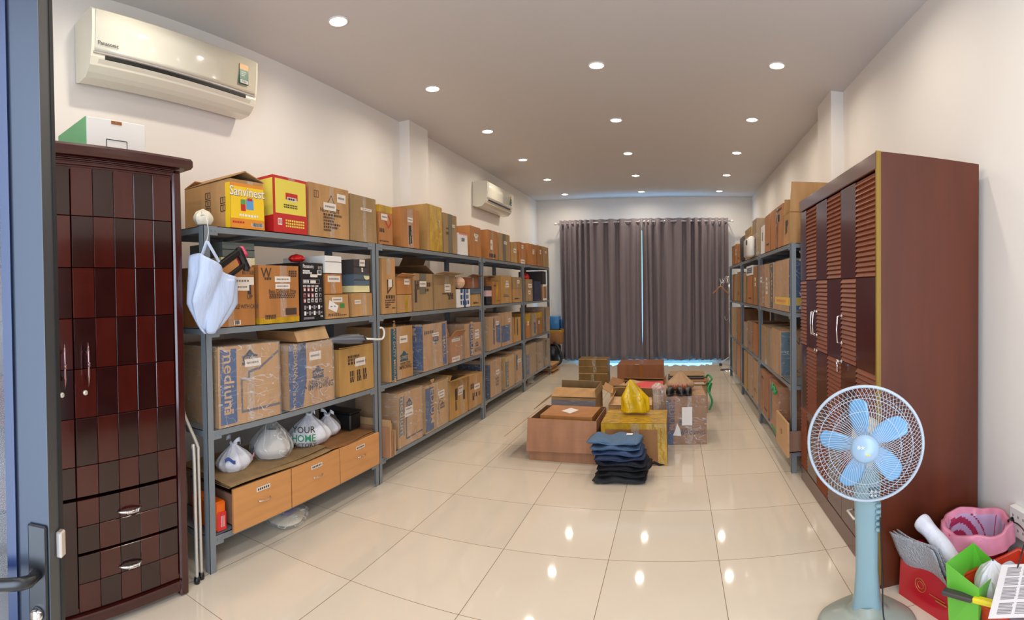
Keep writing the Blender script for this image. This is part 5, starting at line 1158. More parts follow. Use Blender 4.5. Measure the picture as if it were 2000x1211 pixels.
# ------------------------------------------------------------------ flattened cardboard standing in the second bay and lying under the last
def fold(name, c, rz, n, hs, label, w_=.30, lean=12):
    t = empty(name, c, rz, label, 'cardboard', 'flattened cartons'); R = random.Random(n * 7)
    for k in range(n):
        mb = MB(); h = hs * R.uniform(.75, 1.0); x = k * .021; j = R.uniform(-.01, .01)
        mb.box(x, x + .009, j, w_ + j, .0, h, 0, rot=RY(lean * .12 * (k - 2) / n)); mb.box(x + .010, x + .016, j - .004, w_ + j - .05, .0, h * R.uniform(.55, .85), 1)
        mb.build('sheet', [K['f'] if k % 2 else K['pink'], BLACKINK if k % 2 else BLUE], t)
    return t
t = empty('flattened_carton', (-2.3, 3.45, .197), 0, 'bundle of flattened cartons standing beside the post, second bay bottom shelf', 'cardboard', 'flattened cartons')
for k in range(6):
    R = random.Random(k); y = 3.435 + k * .019; h = .31 - .012 * k - R.uniform(0, .09); x1 = -2.125 + R.uniform(-.02, .03)
    mb = MB(); mb.box(-2.46, x1, y, y + .010, .198, .198 + h, 0).box(-2.46, x1 - .012, y + .010, y + .016, .198, .198 + h * R.uniform(.4, .9), 1)  # thin dark slabs stand in for the shaded gaps between sheets
    bw(mb, 'sheet', [K['f'] if k % 2 else K['pink'], BLACKINK if k % 3 else BLUE], t)
t = empty('flattened_carton', (-2.29, 9.10, 0), 0, 'pile of flattened brown cartons on the floor beyond the last post', 'cardboard', 'flattened cartons')
for k in range(7):
    mb = MB(); R = random.Random(k); a, b = R.uniform(-.03, .02), R.uniform(-.03, .03)
    mb.box(-.17 + a, .16 + a, -.26 + b, .26 + b, .003 + k * .024, .017 + k * .024); o = mb.build('sheet', K['c'] if k % 2 else K['a'], t)
t = empty('vacuum_cleaner', (-2.32, 9.95, 0), 0, 'blue and black vacuum cleaner with curved hose near the curtain corner', 'vacuum cleaner')
mb = MB(); mb.rbox(-2.56, -2.24, 9.75, 10.10, .02, .42, .05); bw(mb, 'drum', BLACKP, t, True)
mb = MB(); mb.tube(bez([(-2.30, 9.72, .46), (-2.22, 9.66, .40), (-2.14, 9.62, .24), (-2.16, 9.60, .10), (-2.30, 9.50, .035)]), .026, 12); bw(mb, 'hose', BLACKP, t, True)
t = empty('paper_carrier_bag', (-2.36, 9.9, .425), 0, 'brown and yellow folded bag piled on the vacuum cleaner', 'bag')
mb = MB(); mb.rbox(-2.44, -2.16, 9.74, 9.98, .425, .70, .03); bw(mb, 'paper', K['c'], t, True)
mb = MB(); mb.rbox(-2.445, -2.155, 9.735, 9.985, .64, .70, .01); bw(mb, 'yellow_edge', mat('mustard', srgb(178, 132, 40), .5), t)
t = empty('blue_bin', (-2.33, 9.9, .703), 0, 'bright blue plastic box on top of the brown bag beside the curtain', 'box')
mb = MB(); mb.rbox(-2.46, -2.21, 9.76, 9.95, .703, .96, .015); bw(mb, 'body', mat('blue_plastic', srgb(52, 122, 186), .35), t, True)
mb = MB(); mb.rbox(-2.21, -2.15, 9.80, 9.94, .73, .90, .012); bw(mb, 'side_pocket', mat('blue_plastic_dark', srgb(24, 66, 110), .4), t, True)
t = empty('leaning_board', (-2.5, 10.2, 0), 0, 'pale thin panels leaning on the wall behind the blue box', 'board')
for k in range(3):
    mb = MB(); mb.box(-2.72 + k * .09, -2.65 + k * .09, 10.22 + k * .02, 10.235 + k * .02, 0, 1.32 - k * .03); bw(mb, 'slat', WHITEP, t)

# ------------------------------------------------------------------ boxes on the floor
def floor_box(x, y, w_, d, h, m, label, rz=0, z=.0015, **k):
    return carton('carton', x, y, z, math.radians(rz), w_, d, h, m, label, 'box', 'boxes grouped on the floor', **k)
floor_box(-.97, 4.36, .60, .55, .365, K['pink'], 'large open kraft carton on the floor, front flap folded down, taped carton inside', -2, open_top=True, warp=.01,
    flaps=[('left', 218, .30, K['a'])])
# its front flap hanging down
t = carton('carton', -.955, 4.44, .06, math.radians(-3), .47, .40, .318, K['b'], 'orange taped carton with white address label lying inside the open floor carton', 'box', 'boxes grouped on the floor',
    deco=lambda c, mb, mi: (c.poly(mb, 'top', [(.42, .82), (.62, .66), (.52, .30), (.30, .50)], .0016, mi(WHITE)), c.scribble(mb, 'top', .40, .56, .56, .02, 5, .003, mi(BLUEGREY), 2)), warp=.004)[0]
big = [o for o in bpy.data.objects if o.get('label', '').startswith('large open kraft carton on the floor')][0]
mb = MB(); mb.add([(-.305, -.008, .366), (.302, -.008, .366), (.300, -.035, .10), (-.312, -.038, .085)], [(0, 3, 2, 1)]); mb.build('flap', K['pink'], big, solid=.005)
floor_box(-.355, 4.34, .555, .50, .355, K['c'], 'floor carton sealed with yellow tape, behind the folded jeans', .5, warp=.008, tapeh=('y', (.86, 1)),
    deco=lambda c, mb, mi: (c.patch(mb, 'top', 0, 1, 0, 1, .0016, 6, 4, mi(TAPE_Y)), c.patch(mb, 'front', .86, 1, 0, .98, .0022, 2, 4, mi(TAPE_Y)), c.patch(mb, 'front', 0, .06, .3, .98, .0022, 1, 4, mi(TAPE_Y)), c.patch(mb, 'front', .46, .58, 0, 1, .0022, 1, 4, mi(TAPE_C))))
floor_box(.095, 4.93, .385, .56, .46, K['c'], 'wrapped floor carton with dark blue lettered band and torn white paper', 1, warp=.012, wrap=True, open_top=False,
    deco=lambda c, mb, mi: (c.patch(mb, 'front', 0, .2, .2, .97, .0012, 1, 4, mi(NAVY)), c.patch(mb, 'front', .02, .17, .0, .24, .0014, 1, 2, mi(BLUE)), c.text(mb, 'front', 'MEDIUM', .13, .64, .085, -90, .002, mi(KRAFT['g'])),
      c.poly(mb, 'front', [(.31, .42), (.66, .40), (.66, .5), (.31, .5)], .0014, mi(NAVY)), c.text(mb, 'front', 'NEVER STOP', .5, .31, .03, 0, .002, mi(INK)), c.text(mb, 'front', 'IMPROVING', .62, .24, .055, 0, .002, mi(NAVY), .9),
      c.patch(mb, 'front', .38, .64, .40, .78, .0075, 2, 3, mi(WHITE)), c.poly(mb, 'front', [(.16, .2), (.36, .18), (.34, .32), (.26, .45), (.22, .32)], .0075, mi(WHITE)),
      *[c.line(mb, 'top', [(.45, q), (.98, q)], .006, .002, mi(KRAFT['i'])) for q in (.2, .38, .56, .72, .88)], c.patch(mb, 'top', .3, .99, .05, .95, .0012, 3, 3, mi(KRAFT['a']))))
floor_box(-1.055, 5.30, .47, .50, .36, K['d'], 'wrapped floor carton with grey contents and open folded lid', 0, open_top=True, wrap=False, warp=.01, flaps=[('front', 22, .18, K['a']), ('left', 216, .24), ('back', 70, .10), ('right', 80, .08)],
    deco=lambda c, mb, mi: c.patch(mb, 'front', 0, 1, .0, .93, .004, 5, 5, mi(mat('grey_wrapped', srgb(128, 124, 132), .22, bump=((8, 8, 22), 1)))))
floor_box(-.44, 4.97, .42, .42, .36, K['a'], 'low floor carton with flat pale flap, behind the yellow bag', 1, open_top=True, flaps=[('front', 12, .20, K['f']), ('left', 60, .08), ('back', 60, .12)], warp=.01)
floor_box(-.56, 5.70, .32, .40, .33, K['a'], 'floor carton with half open flap behind the pale flap one', 3, open_top=True, flaps=[('front', 10, .16, K['a']), ('back', 15, .14), ('left', 150, .1)], warp=.01)
floor_box(-.42, 6.35, .52, .50, .27, K['c'], 'open floor carton with red garment over its edge', 0, open_top=True, flaps=[('left', 165, .16), ('back', 20, .16, K['a']), ('right', 115, .08)], warp=.012)
floor_box(-.55, 8.05, .72, .62, .30, K['g'], 'wide rust brown taped carton near the curtains', 0, tape=('b', .52, .06), deco=lambda c, mb, mi: (c.line(mb, 'top', [(0, .5), (1, .5)], .006, .002, mi(KRAFT['i'])), c.patch(mb, 'top', .38, .47, .02, .1, .003, 1, 1, mi(STICK))), warp=.012)
for k, (h0, h1, q) in enumerate(((.002, .185, 'bottom of the stack of three'), (.187, .285, 'middle of the stack of three'), (.287, .40, 'top of the stack of three'))):
    carton('carton', -1.27, 7.95, h0, 0, .45, .30, h1 - h0, K['h'], 'olive brown taped carton by itself near curtains, ' + q, 'box', 'stack of olive cartons', warp=.004, deco=lambda c, mb, mi: c.patch(mb, 'front', 0, 1, .93, 1, .0016, 3, 1, mi(KRAFT['f'])))
floor_box(.14, 6.15, .46, .55, .33, K['d'], 'open floor carton holding flattened dark cardboard and green straps', 2, open_top=True, flaps=[('right', 175, .05)], warp=.012)
t = empty('flattened_carton', (.13, 6.42, .34), 0, 'flattened dark and white cardboard pieces lying on the green strapped floor carton', 'cardboard', 'flattened cartons')
for k, (dy, dx, mm) in enumerate(((.0, .0, K['d']), (.10, .02, K['c']), (.24, -.01, DKGREY), (.34, .01, K['d']))):
    mb = MB(); mb.box(-.22 + dx, .22 + dx, -.28 + dy, .06 + dy, k * .016, k * .016 + .008); mb.build('sheet', mm, t)
mb = MB(); mb.box(.02, .2, -.23, -.10, .0085, .0105); mb.build('white_paper', WHITE, t)
t = empty('green_strap', (.36, 6.1, .33), 0, 'bright green plastic strap knotted on the far floor carton', 'strap')
mb = MB(); mb.tube(bez([(0, .25, .06), (.03, .2, .10), (.06, .1, .07), (.02, .0, .04), (.03, -.12, .05), (.0, -.2, -.0), (.04, -.26, -.12), (.01, -.24, -.22)]), .012, 8); mb.build('band', mat('green_plastic', srgb(40, 142, 84), .3), t, True)
mb = MB(); mb.grid(lambda u, v: (.03 * math.cos(2 * PI * u) * (1.2 - v) + .02, .06 * math.sin(2 * PI * u) - .1, .05 - .12 * v), 12, 6, closeu=True); mb.build('knot', mat('green_plastic', (0, 0, 0)), t, True)
# red garment
t = empty('red_garment', (-.36, 6.33, .285), 0, 'folded coral red garment lying on an open floor carton', 'clothing')
mb = MB(); mb.grid(lambda u, v: ((u - .5) * (.42 - .06 * v) + .02 * v, (v - .5) * .42, .012 + .010 * math.sin(9 * u + 2 * v) * math.sin(5 * v + 1) + .012 * v), 24, 16); mb.build('cloth', mat('coral_cloth', srgb(220, 76, 78), .7), t, True, solid=.012)
for k, q in enumerate(((-.26, -.02, 20), (.25, .05, -18), (-.12, .12, 50))):
    sheet('packing_paper', (-.42 + q[0], 6.33 + q[1], .288 + .002 * k), .16, .22, .002, math.radians(q[2]), K['f'], ('pale torn cardboard scrap beside the red garment, nearer the conditioner wall', 'torn cardboard scrap between the red garment and tied brown bag', 'pale cardboard scrap at the far side of the red garment')[k], 'scraps', k, tilt=.06)
# yellow bag on the front cartons
t = empty('yellow_bag', (-.37, 4.70, .37), 0, 'bright yellow crumpled plastic bag standing on the floor cartons', 'plastic bag')
YB_ = mat('yellow_bag_film', srgb(222, 182, 20), .22, noise=((12, 12, 6), .25), bump=((12, 12, 8), 1))
def yb(u, v):
    a = 2 * PI * u; r = (.112 * (1 if v < .45 else max(0, 1 - ((v - .45) / .55)) ** .9) + .003); s_ = 1 + .10 * math.sin(5 * a + 2 * v) + .07 * math.sin(9 * a + 5 * v)
    c_, n_ = math.cos(a), math.sin(a)
    return (r * s_ * math.copysign(abs(c_) ** .7, c_) - .045 * v * v, r * .55 * s_ * n_, .29 * v + .012 * math.sin(4 * a) * (1 - abs(2 * v - 1)))
mb = MB(); mb.grid(yb, 56, 26, closeu=True); mb.v.append((0, 0, 0)); n = len(mb.v) - 1; mb.f += [((k + 1) % 56, k, n) for k in range(56)]; mb.m += [0] * 56; mb.build('film', YB_, t, True)
# roll in wrap beside the yellow bag, tied paper bag, shoes
t = bag('plastic_bag', (-.20, 5.62, .02), .12, .14, .44, film('dusty_wrap', (.80, .70, .62), .6, .2, (8, 8, 8), .8, .3), 'upright bundle in dusty clear wrap behind the yellow bag', 51, inner=[(mat('roll_cream', srgb(206, 184, 158), .6), .88, .0)], knot=False, ears=False, neck=.9)
BP = mat('brown_paper_bag', srgb(176, 140, 106), .6, bump=((14, 14, 10), 1))
t = bag('paper_bag', (.045, 5.28, .47), .16, .15, .17, BP, 'tied brown crumpled bag with red print on the blue banded floor carton', 52, knot=False, ears=False, pleat=.2, neck=.5)
mb = MB()
for k in range(9): mb.box(-.10 + k * .022, -.088 + k * .022, -.165, -.160, .035 + .006 * math.sin(k * 2), .062 + .008 * math.sin(k * 3))
mb.build('printing', mat('print_redorange', srgb(196, 74, 50), .6), t)
for k, (x, y, a) in enumerate(((-.055, 4.995, -10), (.035, 4.985, 12), (.115, 5.0, -4))):
    t = empty('shoe', (x, y, .475), math.radians(a), ('black shoe on the blue banded floor carton, at its lettered side', 'black shoe between two others on the blue banded floor carton', 'black shoe with grey toe beside the kraft slats on the floor carton')[k], 'shoe', 'black shoes')
    def sf(u, v):
        an = 2 * PI * u; L_ = .10; wv = .036 * (1 - .25 * math.cos(an)); h_ = .052 * math.sin(PI * min(1, v * .5 + .0001) ) ** .8
        r = math.cos(PI / 2 * v) ** .6 if v < 1 else 0
        return (wv * math.cos(an + PI / 2) * r, L_ * math.sin(an + PI / 2) * r, .012 + .052 * math.sin(PI / 2 * v) * (1 + .25 * math.sin(an + PI / 2) * (1 - v)))
    MB().grid(sf, 28, 10, closeu=True).build('upper', BLACKP, t, True)
    mb = MB(); mb.grid(lambda u, v: (.038 * math.cos(2 * PI * u) * (1 if 0 < v < 1 else .0), .104 * math.sin(2 * PI * u) * (1 if 0 < v < 1 else .0), .013 * min(1, max(0, (v - .3) / .4)) + .001), 28, 4, closeu=True); mb.build('sole', DKGREY, t)

# ------------------------------------------------------------------ folded jeans, each pair its own thing
BD = [mat('denim_%d' % k, srgb(*c), .85, noise=((50, 50, 50), .10)) for k, c in enumerate(((84, 112, 142), (70, 96, 128), (54, 74, 110), (40, 54, 84), (26, 30, 44), (22, 22, 28), (40, 42, 46), (18, 19, 24), (34, 40, 56)))]
def jeans(k, z, th, m, w_, d, dx, dy, rz, label):
    t = empty('folded_jeans', (-.435 + dx, 4.06 + dy, z), math.radians(rz), label, 'folded trousers', 'folded jeans stacked on the floor'); R = random.Random(k); p = [R.uniform(0, 6) for _ in range(5)]
    def fn(u, v, s_=1, zz=0, hh=1):
        a = 2 * PI * u; c_, n_ = math.cos(a), math.sin(a)
        x = .5 * w_ * s_ * (.5 - .5 * math.cos(PI * 1)) * 0
        X_ = (v - .5) * w_ * s_; y = .5 * d * math.copysign(abs(c_) ** .35, c_) * (1 + .03 * math.sin(6 * v + p[0])); zc = .5 * th * hh * math.copysign(abs(n_) ** .8, n_)
        wr = .010 * math.sin(9 * v + 3 * y / d + p[1]) + .006 * math.sin(17 * v + p[2] + 4 * y / d)
        e = (1 - abs(2 * v - 1) ** 8) ** .5 if abs(2 * v - 1) < 1 else 0
        return (X_ + .015 * math.sin(a + p[3]), y * (.9 + .1 * e), th / 2 + zz + zc * (.35 + .65 * e) + wr * (1 if n_ > 0 else .4) * min(1, .3 + e))
    mb = MB(); mb.grid(fn, 40, 26, closeu=True)
    for e_, fl in ((0, 1), (26, 0)):
        c_ = Vector((0, 0, 0))
        ring_ = [e_ * 40 + q for q in range(40)]
        for q in ring_: c_ += Vector(mb.v[q])
        mb.v.append(tuple(c_ / 40)); n = len(mb.v) - 1
        mb.f += [((ring_[(q + 1) % 40], ring_[q], n) if fl else (ring_[q], ring_[(q + 1) % 40], n)) for q in range(40)]; mb.m += [0] * 40
    mb.build('cloth', m, t, True)
    mb = MB()   # the fold of the leg seen at the front edge
    mb.tube(bez([((v - .5) * w_ * .94, -d / 2 - .002, th * .5 + .008 * math.sin(8 * v + p[1])) for v in [q / 6 for q in range(7)]]), th * .16, 6); mb.build('front_fold', m, t, True)
    return t
zc = .003
js = [('charcoal folded trousers at the very bottom of the jeans pile', .04, 6, .40, .26, .0, -.02, 3), ('black folded jeans second from the bottom of the pile', .038, 7, .38, .27, .02, .0, -3), ('black folded jeans third from the bottom with loose strap', .038, 5, .40, .27, .03, .01, 2), ('dark folded jeans in the middle of the pile', .036, 4, .38, .27, .01, .0, -5),
      ('deep indigo folded jeans just under the blue ones', .036, 3, .38, .28, .0, .0, 4), ('indigo folded jeans third from the top of the pile', .034, 2, .38, .28, -.02, .01, -4), ('mid blue folded jeans second from the top', .034, 1, .38, .28, -.03, .02, 3), ('light blue denim jeans with white tag on top of the pile', .034, 0, .40, .27, -.045, .03, -3)]
for k, (lb, th, mi_, w_, d, dx, dy, rz) in enumerate(js):
    t = jeans(k, zc, th, BD[mi_], w_, d, dx, dy, rz, lb); zc += th + .003
    if k == 7: MB().rbox(.08, .13, .03, .07, th + .006, th + .012, .002).build('tag', WHITE, t)
    if k == 2: mb = MB(); mb.tube(bez([(.19, .0, .02), (.24, .01, .025), (.28, -.005, .012), (.32, .01, .008)]), [.012] * 39 + [.006], 8) if False else mb.tube([(.18, .0, .02), (.23, .01, .026), (.27, -.005, .014), (.31, .01, .008)], [.014, .012, .010, .003], 8); mb.build('strap', BD[5], t, True)

# ------------------------------------------------------------------ coat stand, extension lead
t = empty('coat_stand', (.955, 9.3, 0), 0, 'chrome coat stand with curled hooks and wooden hanger before the curtain', 'coat stand')
mb = MB(); mb.tube([(.955, 9.3, .0), (.955, 9.3, 1.70)], .012, 10).lathe([(.17, 0), (.17, .012), (.03, .03), (.0, .03)], 28, c=(.955, 9.3, 0)); bw(mb, 'pole', CHROME, t, True)
for k in range(6):
    a = 2 * PI * k / 6 + 3.3; ca, sa = math.cos(a), math.sin(a)
    mb = MB(); mb.tube(bez([(.955, 9.3, 1.52), (.955 + .05 * ca, 9.3 + .05 * sa, 1.68), (.955 + .10 * ca, 9.3 + .10 * sa, 1.60), (.955 + .15 * ca, 9.3 + .15 * sa, 1.56), (.955 + .17 * ca, 9.3 + .17 * sa, 1.64)]), .006, 6); bw(mb, 'hook', CHROME, t, True)
    if k % 2 == 0:
        mb = MB(); mb.tube(bez([(.955, 9.3, .95), (.955 + .06 * ca, 9.3 + .06 * sa, .90), (.955 + .09 * ca, 9.3 + .09 * sa, .97)]), .005, 6); bw(mb, 'hook', CHROME, t, True)
t = empty('coat_hanger', (.80, 9.28, 1.5), 0, 'wooden coat hanger hung on the chrome coat stand', 'hanger')
mb = MB(); mb.tube(bez([(.66, 9.28, 1.37), (.73, 9.28, 1.44), (.80, 9.28, 1.50), (.87, 9.28, 1.44), (.94, 9.28, 1.37)]), .010, 8); bw(mb, 'arm', K['b'], t, True)
mb = MB(); mb.tube(bez([(.80, 9.28, 1.50), (.80, 9.28, 1.56), (.82, 9.28, 1.585), (.80, 9.28, 1.60)]), .003, 6); bw(mb, 'hook', CHROME, t, True)
t = empty('extension_lead', (.95, 9.7, 0), 0, 'white extension lead snaking on the floor by the curtain end', 'cable')
mb = MB(); mb.tube(bez([(1.40, 9.58, .02), (1.15, 9.60, .009), (.98, 9.68, .009), (.88, 9.85, .009), (.85, 10.02, .01), (.95, 10.1, .08), (1.15, 10.12, .20), (1.35, 10.12, .24)]), .007, 8); bw(mb, 'cord', WHITEP, t, True)
mb = MB(); mb.rbox(.82, .87, 9.86, 9.99, .002, .035, .005); bw(mb, 'black_plug', BLACKP, t)

# ------------------------------------------------------------------ items on the wardrobe side rack
t = empty('suitcase', (1.13, 6.9, 1.831), 0, 'dark upright suitcase on the top shelf, wardrobe side', 'suitcase')
yA, yB = at(1448, 500, X=.905).y, at(1441, 500, X=.905).y
mb = MB(); mb.rbox(.91, 1.33, yA, min(yB, yA + .22), 1.833, 2.20, .04); bw(mb, 'shell', DKGREY, t, True)
mb = MB(); mb.tube([(1.04, yA + .1, 2.2), (1.04, yA + .1, 2.23), (1.2, yA + .1, 2.23), (1.2, yA + .1, 2.2)], .008, 8); bw(mb, 'handle', BLACKP, t, True)
t = empty('white_canister', (1.0, 6.1, 1.831), 0, 'white plastic canister with black opening on the wardrobe side top shelf', 'canister')
yA = at(1468, 500, X=.86).y; yB = at(1457, 500, X=.86).y
mb = MB(); mb.rbox(.83, .90, yA, yB, 1.833, 2.06, .02); bw(mb, 'body', WHITEP, t, True)
mb = MB(); mb.lathe([(.0, -.006), (.03, -.006), (.034, 0)], 20, c=(.829, yA + (yB - yA) * .35, 2.0), axis='X'); bw(mb, 'opening', BLACKP, t, True)
# beech drawer box and carton behind it on the bottom shelf
yA, yB = at(1539, 850, X=.86).y, at(1517, 850, X=.86).y
t = empty('wooden_drawer', (1.1, (yA + yB) / 2, .171), 0, 'beech drawer with round finger hole on the bottom shelf behind the wardrobe', 'drawer')
mb = MB(); mb.box(.874, 1.30, yA + .05, yA + .062, .173, .34).box(.874, 1.30, yB - .032, yB - .02, .173, .34).box(1.29, 1.30, yA + .06, yB - .03, .173, .34).box(.874, 1.3, yA + .05, yB - .02, .172, .18); bw(mb, 'tray', DSIDE, t)
mb = MB(); mb.rbox(.855, .873, yA, yB, .15, .42, .002); fr = bw(mb, 'front_panel', mat('beech_pale', srgb(200, 156, 112), .45, noise=((2, 3, 30), .06)), t)
mb = MB(); mb.tube([(.8545, (yA + yB) / 2 + .02 * math.cos(q * PI / 8), .30 + .02 * math.sin(q * PI / 8)) for q in range(16)], .0025, 6, closed=True); bw(mb, 'finger_hole', K['i'], fr, True)
carton('carton', 1.12, yA + .17, .35, -PI / 2, .30, .18, .17, K['b'], 'orange kraft carton resting on the beech drawer behind the wardrobe', 'box')
t = empty('green_strap', (.895, 4.62, .55), 0, 'green plastic strap bunched on the carton beside the beech drawer', 'strap')
GP = mat('green_plastic', (0, 0, 0))
mb = MB(); mb.tube(bez([(-.01, .12, .04), (-.02, .06, .0), (-.015, .02, .03), (-.02, -.03, -.02), (-.01, -.05, .01)]), .012, 8); mb.build('band', GP, t, True)
mb = MB(); mb.tube(bez([(-.02, .14, -.34), (-.02, .0, -.355), (-.02, -.12, -.36)]), .008, 6); mb.build('lower_band', GP, t, True)

# ------------------------------------------------------------------ corner clutter beside the fan
t = empty('waste_bin', (1.375, 2.12, 0), 0, 'red slotted waste bin with pink patterned bag liner against the wall', 'waste bin')
RED = mat('bin_red', srgb(206, 28, 44), .3); LIN = mat('liner_pink', srgb(214, 132, 156), .35, bump=((8, 8, 8), .5)); LIN2 = mat('liner_rose', srgb(164, 40, 78), .35); LILAC = mat('liner_lilac', srgb(186, 156, 188), .35)
ht = .335; tilt = RX(4) @ RY(-6)
MB().lathe([(.115, .0), (.12, .002), (.165, ht - .02), (.172, ht - .015), (.172, ht - .004), (.160, ht - .006), (.113, .012), (.0, .012)], 40, cap=False).build('shell', RED, t, True)
mb = MB()
for k in range(40):
    for j in range(3):
        a = 2 * PI * k / 40; z = .12 + .065 * j; r = .12 + .045 * z / ht + .0012; mb.tube([(r * math.cos(a), r * math.sin(a), z), ((r + .006) * math.cos(a), (r + .006) * math.sin(a), z + .045)], .0035, 4)
mb.build('slots', mat('bin_dark_red', srgb(110, 8, 20), .5), t)
def liner(u, v):
    a = 2 * PI * u; w_ = 1 + .02 * math.sin(7 * a) + .015 * math.sin(13 * a)
    if v < .5: f = v / .5; r, z = .186 - .012 * f, ht - .07 + .082 * f
    else: f = (v - .5) / .5; r, z = .160 - .012 * min(1, f * 8) - .045 * f, ht + .012 - .276 * f
    return (r * w_ * math.cos(a), r * w_ * math.sin(a), z + .008 * math.sin(5 * a) * (1 - abs(2 * v - 1)))
lmb = MB(); lmb.grid(liner, 180, 64, closeu=True)
lmb.m = []
for j in range(64):
    for i in range(180):
        u, v = (i + .5) / 180, (j + .5) / 64; m_ = 0
        if v > .55:
            dx = ((u - .31 + .5) % 1 - .5) * .92; dy = (v - .82) * .60; rr = math.hypot(dx, dy)
            m_ = (2 if rr > .20 else (1 if int(rr / .032) % 2 == 0 else 2))
            if rr > .23 and .02 < (u - .02) % .13 < .027: m_ = 1
        lmb.m.append(m_)
lmb.build('liner', [LIN, LIN2, LILAC], t, True, solid=.0015)
t = empty('gift_bag', (1.15, 2.14, 0), math.radians(16), 'glossy red and magenta gift bag on the floor beside the wardrobe', 'bag')
RB = mat('gift_red', srgb(196, 20, 40), .25, coat=.3); MG = mat('gift_magenta', srgb(190, 20, 96), .25, coat=.3)
mb = MB(); mb.add([(-.07, -.17, 0), (.08, -.17, 0), (.08, .17, 0), (-.07, .17, 0), (-.055, -.17, .19), (.07, -.17, .19), (.07, .17, .22), (-.055, .17, .22)], [(0, 1, 5, 4), (1, 2, 6, 5), (2, 3, 7, 6), (3, 0, 4, 7), (0, 3, 2, 1)]); mb.m[0] = 1; mb.build('paper', [RB, MG], t, solid=.002)
GOLD = mat('gold_print', srgb(206, 150, 70), .3, metal=.4)
mb = MB(); mb.tube([(-.0645 - .004, .02 + .035 * math.cos(q * PI / 10), .105 + .03 * math.sin(q * PI / 10)) for q in range(20)], .0014, 4, closed=True).tube([(-.0675, .02 + .02 * math.cos(q * PI / 6), .105 + .017 * math.sin(q * PI / 6)) for q in range(12)], .0012, 4, closed=True).box(-.069, -.068, -.14, -.04, .088, .091).box(-.069, -.068, -.15, -.08, .074, .080); mb.build('emblem', GOLD, t)
t = empty('bubble_wrap', (1.125, 2.12, .205), math.radians(14), 'folded sheet of bubble wrap sticking out of the red gift bag', 'bubble wrap')
BUB = mat('bubble_film', srgb(198, 200, 208), .2, bump=((120, 120, 120), 1.0))
for k in range(3):
    mb = MB(); mb.grid(lambda u, v: (-.005 + .014 * k - .075 * v + .01 * math.sin(5 * u + k), (u - .5) * .30 + .05 * v, -.10 + .22 * v - .02 * u * v + .006 * math.sin(9 * v)), 14, 16); mb.build('sheet', BUB, t, True, solid=.005)
t = empty('plastic_roll', (1.17, 2.06, .235), 0, 'white rolled plastic bag leaning over the bubble wrap', 'plastic roll')
mb = MB(); mb.tube(bez([(-.05, .16, .13), (-.03, .10, .10), (.01, .0, .03), (.05, -.08, -.04), (.08, -.12, -.07)]), [.040 + .003 * math.sin(q * .35) for q in range(53)], 18); mb.build('roll', mat('white_roll', srgb(222, 222, 230), .3, bump=((14, 14, 14), .7)), t, True)
# orange basket with bags and tools
t = empty('plastic_basket', (1.33, 1.70, 0), math.radians(8), 'orange-red plastic basket holding bags and tools, nearest the photographer', 'basket')
OR_ = mat('basket_orange', srgb(204, 62, 34), .3)
mb = MB(); mb.add([(-.15, -.17, 0), (.15, -.17, 0), (.15, .17, 0), (-.15, .17, 0), (-.20, -.22, .24), (.20, -.22, .24), (.20, .22, .24), (-.20, .22, .24)], [(0, 1, 5, 4), (1, 2, 6, 5), (2, 3, 7, 6), (3, 0, 4, 7), (0, 3, 2, 1)]); mb.build('body', OR_, t, solid=.006)
mb = MB(); mb.tube([(-.205, -.225, .24), (.205, -.225, .24), (.205, .225, .24), (-.205, .225, .24)], .011, 8, closed=True); mb.build('rim', OR_, t, True)
t = empty('green_bag', (1.165, 1.81, .185), math.radians(30), 'bright green shopping bag with dark stripes standing in the orange basket', 'bag')
GB = mat('bag_lime', srgb(104, 190, 60), .3); GD = mat('bag_green_dark', srgb(30, 80, 50), .4)
mb = MB(); mb.add([(-.09, -.06, -.08), (.11, -.06, -.08), (.11, .07, -.08), (-.09, .07, -.08), (-.12, -.08, .13), (.10, -.08, .10), (.14, .08, .16), (-.10, .08, .18)], [(0, 1, 5, 4), (1, 2, 6, 5), (2, 3, 7, 6), (3, 0, 4, 7)]); mb.build('film', GB, t, solid=.002)
mb = MB(); mb.add([(-.095, -.0625, -.06), (-.075, -.0625, -.06), (-.06, -.0745, .04), (-.08, -.0745, .04)], [(0, 1, 2, 3)]).add([(-.05, -.066, -.05), (-.03, -.066, -.05), (.0, -.0745, .02), (-.02, -.0745, .02)], [(0, 1, 2, 3)]); mb.build('stripe', GD, t, solid=.001)
bag('plastic_bag', (1.235, 1.78, .17), .09, .09, .17, BAGWHITE, 'crumpled white plastic bag inside the green bag', 61, knot=False, ears=False, pleat=.18, neck=.75)
t = empty('plastic_bag', (1.26, 1.70, .16), 0, 'translucent white bag with red stripe beside the newspaper', 'plastic bag')
mb = MB(); mb.grid(lambda u, v: ((.10 - .02 * v) * math.cos(2 * PI * u) * (1 + .12 * math.sin(5 * 2 * PI * u + 3 * v)), .09 * math.sin(2 * PI * u) * (1 + .1 * math.sin(3 * 2 * PI * u)), -.06 + .2 * v * (1 + .1 * math.sin(4 * PI * u))), 40, 14, closeu=True); mb.build('film', BAGWHITE, t, True)
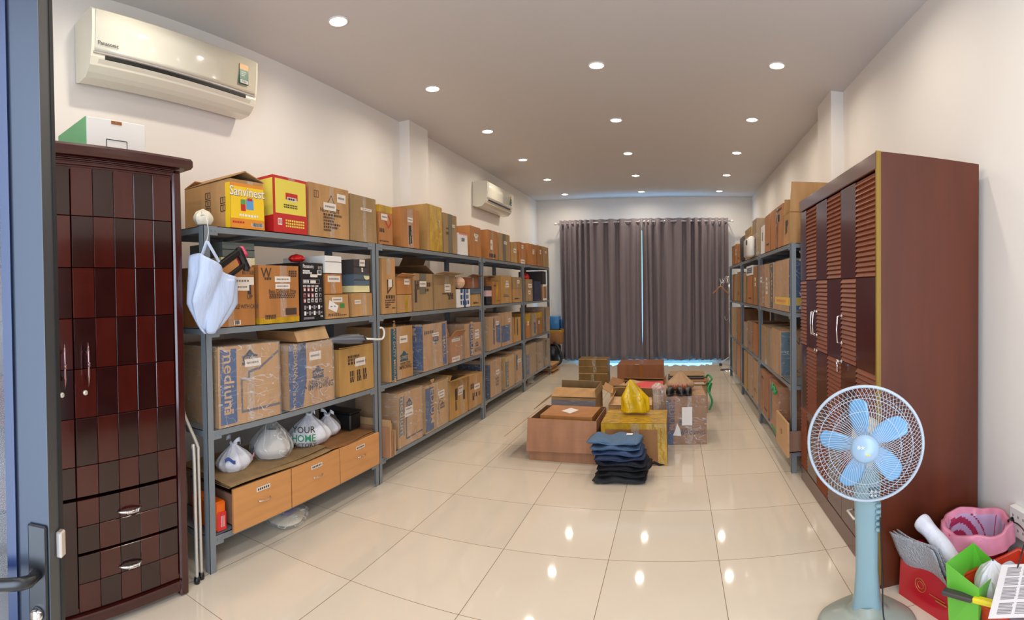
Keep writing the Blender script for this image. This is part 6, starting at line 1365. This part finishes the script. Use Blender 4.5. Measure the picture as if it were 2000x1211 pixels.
mb = MB(); mb.grid(lambda u, v: (.118 * math.cos(3.6 + .9 * u), .108 * math.sin(3.6 + .9 * u), .06 + .035 * v + .03 * u), 10, 2); mb.build('red_stripe', REDM, t, True)
t = empty('utility_knife', (1.105, 1.68, .256), math.radians(-56), 'yellow and grey utility knife lying on the basket rim', 'tool')
mb = MB(); mb.rbox(-.03, .10, -.016, .016, 0, .022, .006); mb.build('handle', mat('tool_yellow', srgb(222, 206, 40), .35), t)
mb = MB(); mb.rbox(-.16, -.03, -.018, .018, 0, .018, .004); mb.build('grip', mat('tool_grey', srgb(66, 60, 60), .4), t)
mb = MB(); mb.rbox(.10, .15, -.014, .014, .004, .014, .003); mb.build('chrome_end', CHROME, t)
NEWS = mat('newsprint', srgb(214, 208, 206), .7); NI = mat('news_ink', srgb(110, 104, 106), .8)
t = empty('newspaper', (1.25, 1.5, .30), 0, 'folded newspaper page with dense columns leaning against the wall', 'newspaper')
o_ = at(1930, 1208, R=1.86); ux = Vector((.24, -.17, .0)); vx = at(1957, 1104, R=2.06) - o_
nn_ = ux.cross(vx).normalized(); nn_ = nn_ if nn_.z > 0 or nn_.y < 0 else -nn_
nn_ = nn_ if nn_.dot(Vector((-1.3, -1.6, 1.1))) > 0 else -nn_
mb = MB(); mb.grid(lambda u, v: o_ + ux * u + vx * v + nn_ * .006 * math.sin(3 * u), 8, 8); bw(mb, 'page', NEWS, t, solid=.004)
mb = MB(); R = random.Random(3)
for cx_ in range(4):
    for k in range(34):
        if k in (8, 9, 19, 26): continue
        u0, u1 = .09 + .22 * cx_, .09 + .22 * cx_ + .19 * R.uniform(.9, 1); v0 = .06 + k * .0262
        off = lambda u: nn_ * (.006 * math.sin(3 * u) + .0028)
        mb.add([o_ + ux * u0 + vx * v0 + off(u0), o_ + ux * u1 + vx * v0 + off(u1), o_ + ux * u1 + vx * (v0 + .012) + off(u1), o_ + ux * u0 + vx * (v0 + .012) + off(u0)], [(0, 1, 2, 3)])
bw(mb, 'printed_lines', NI, t)
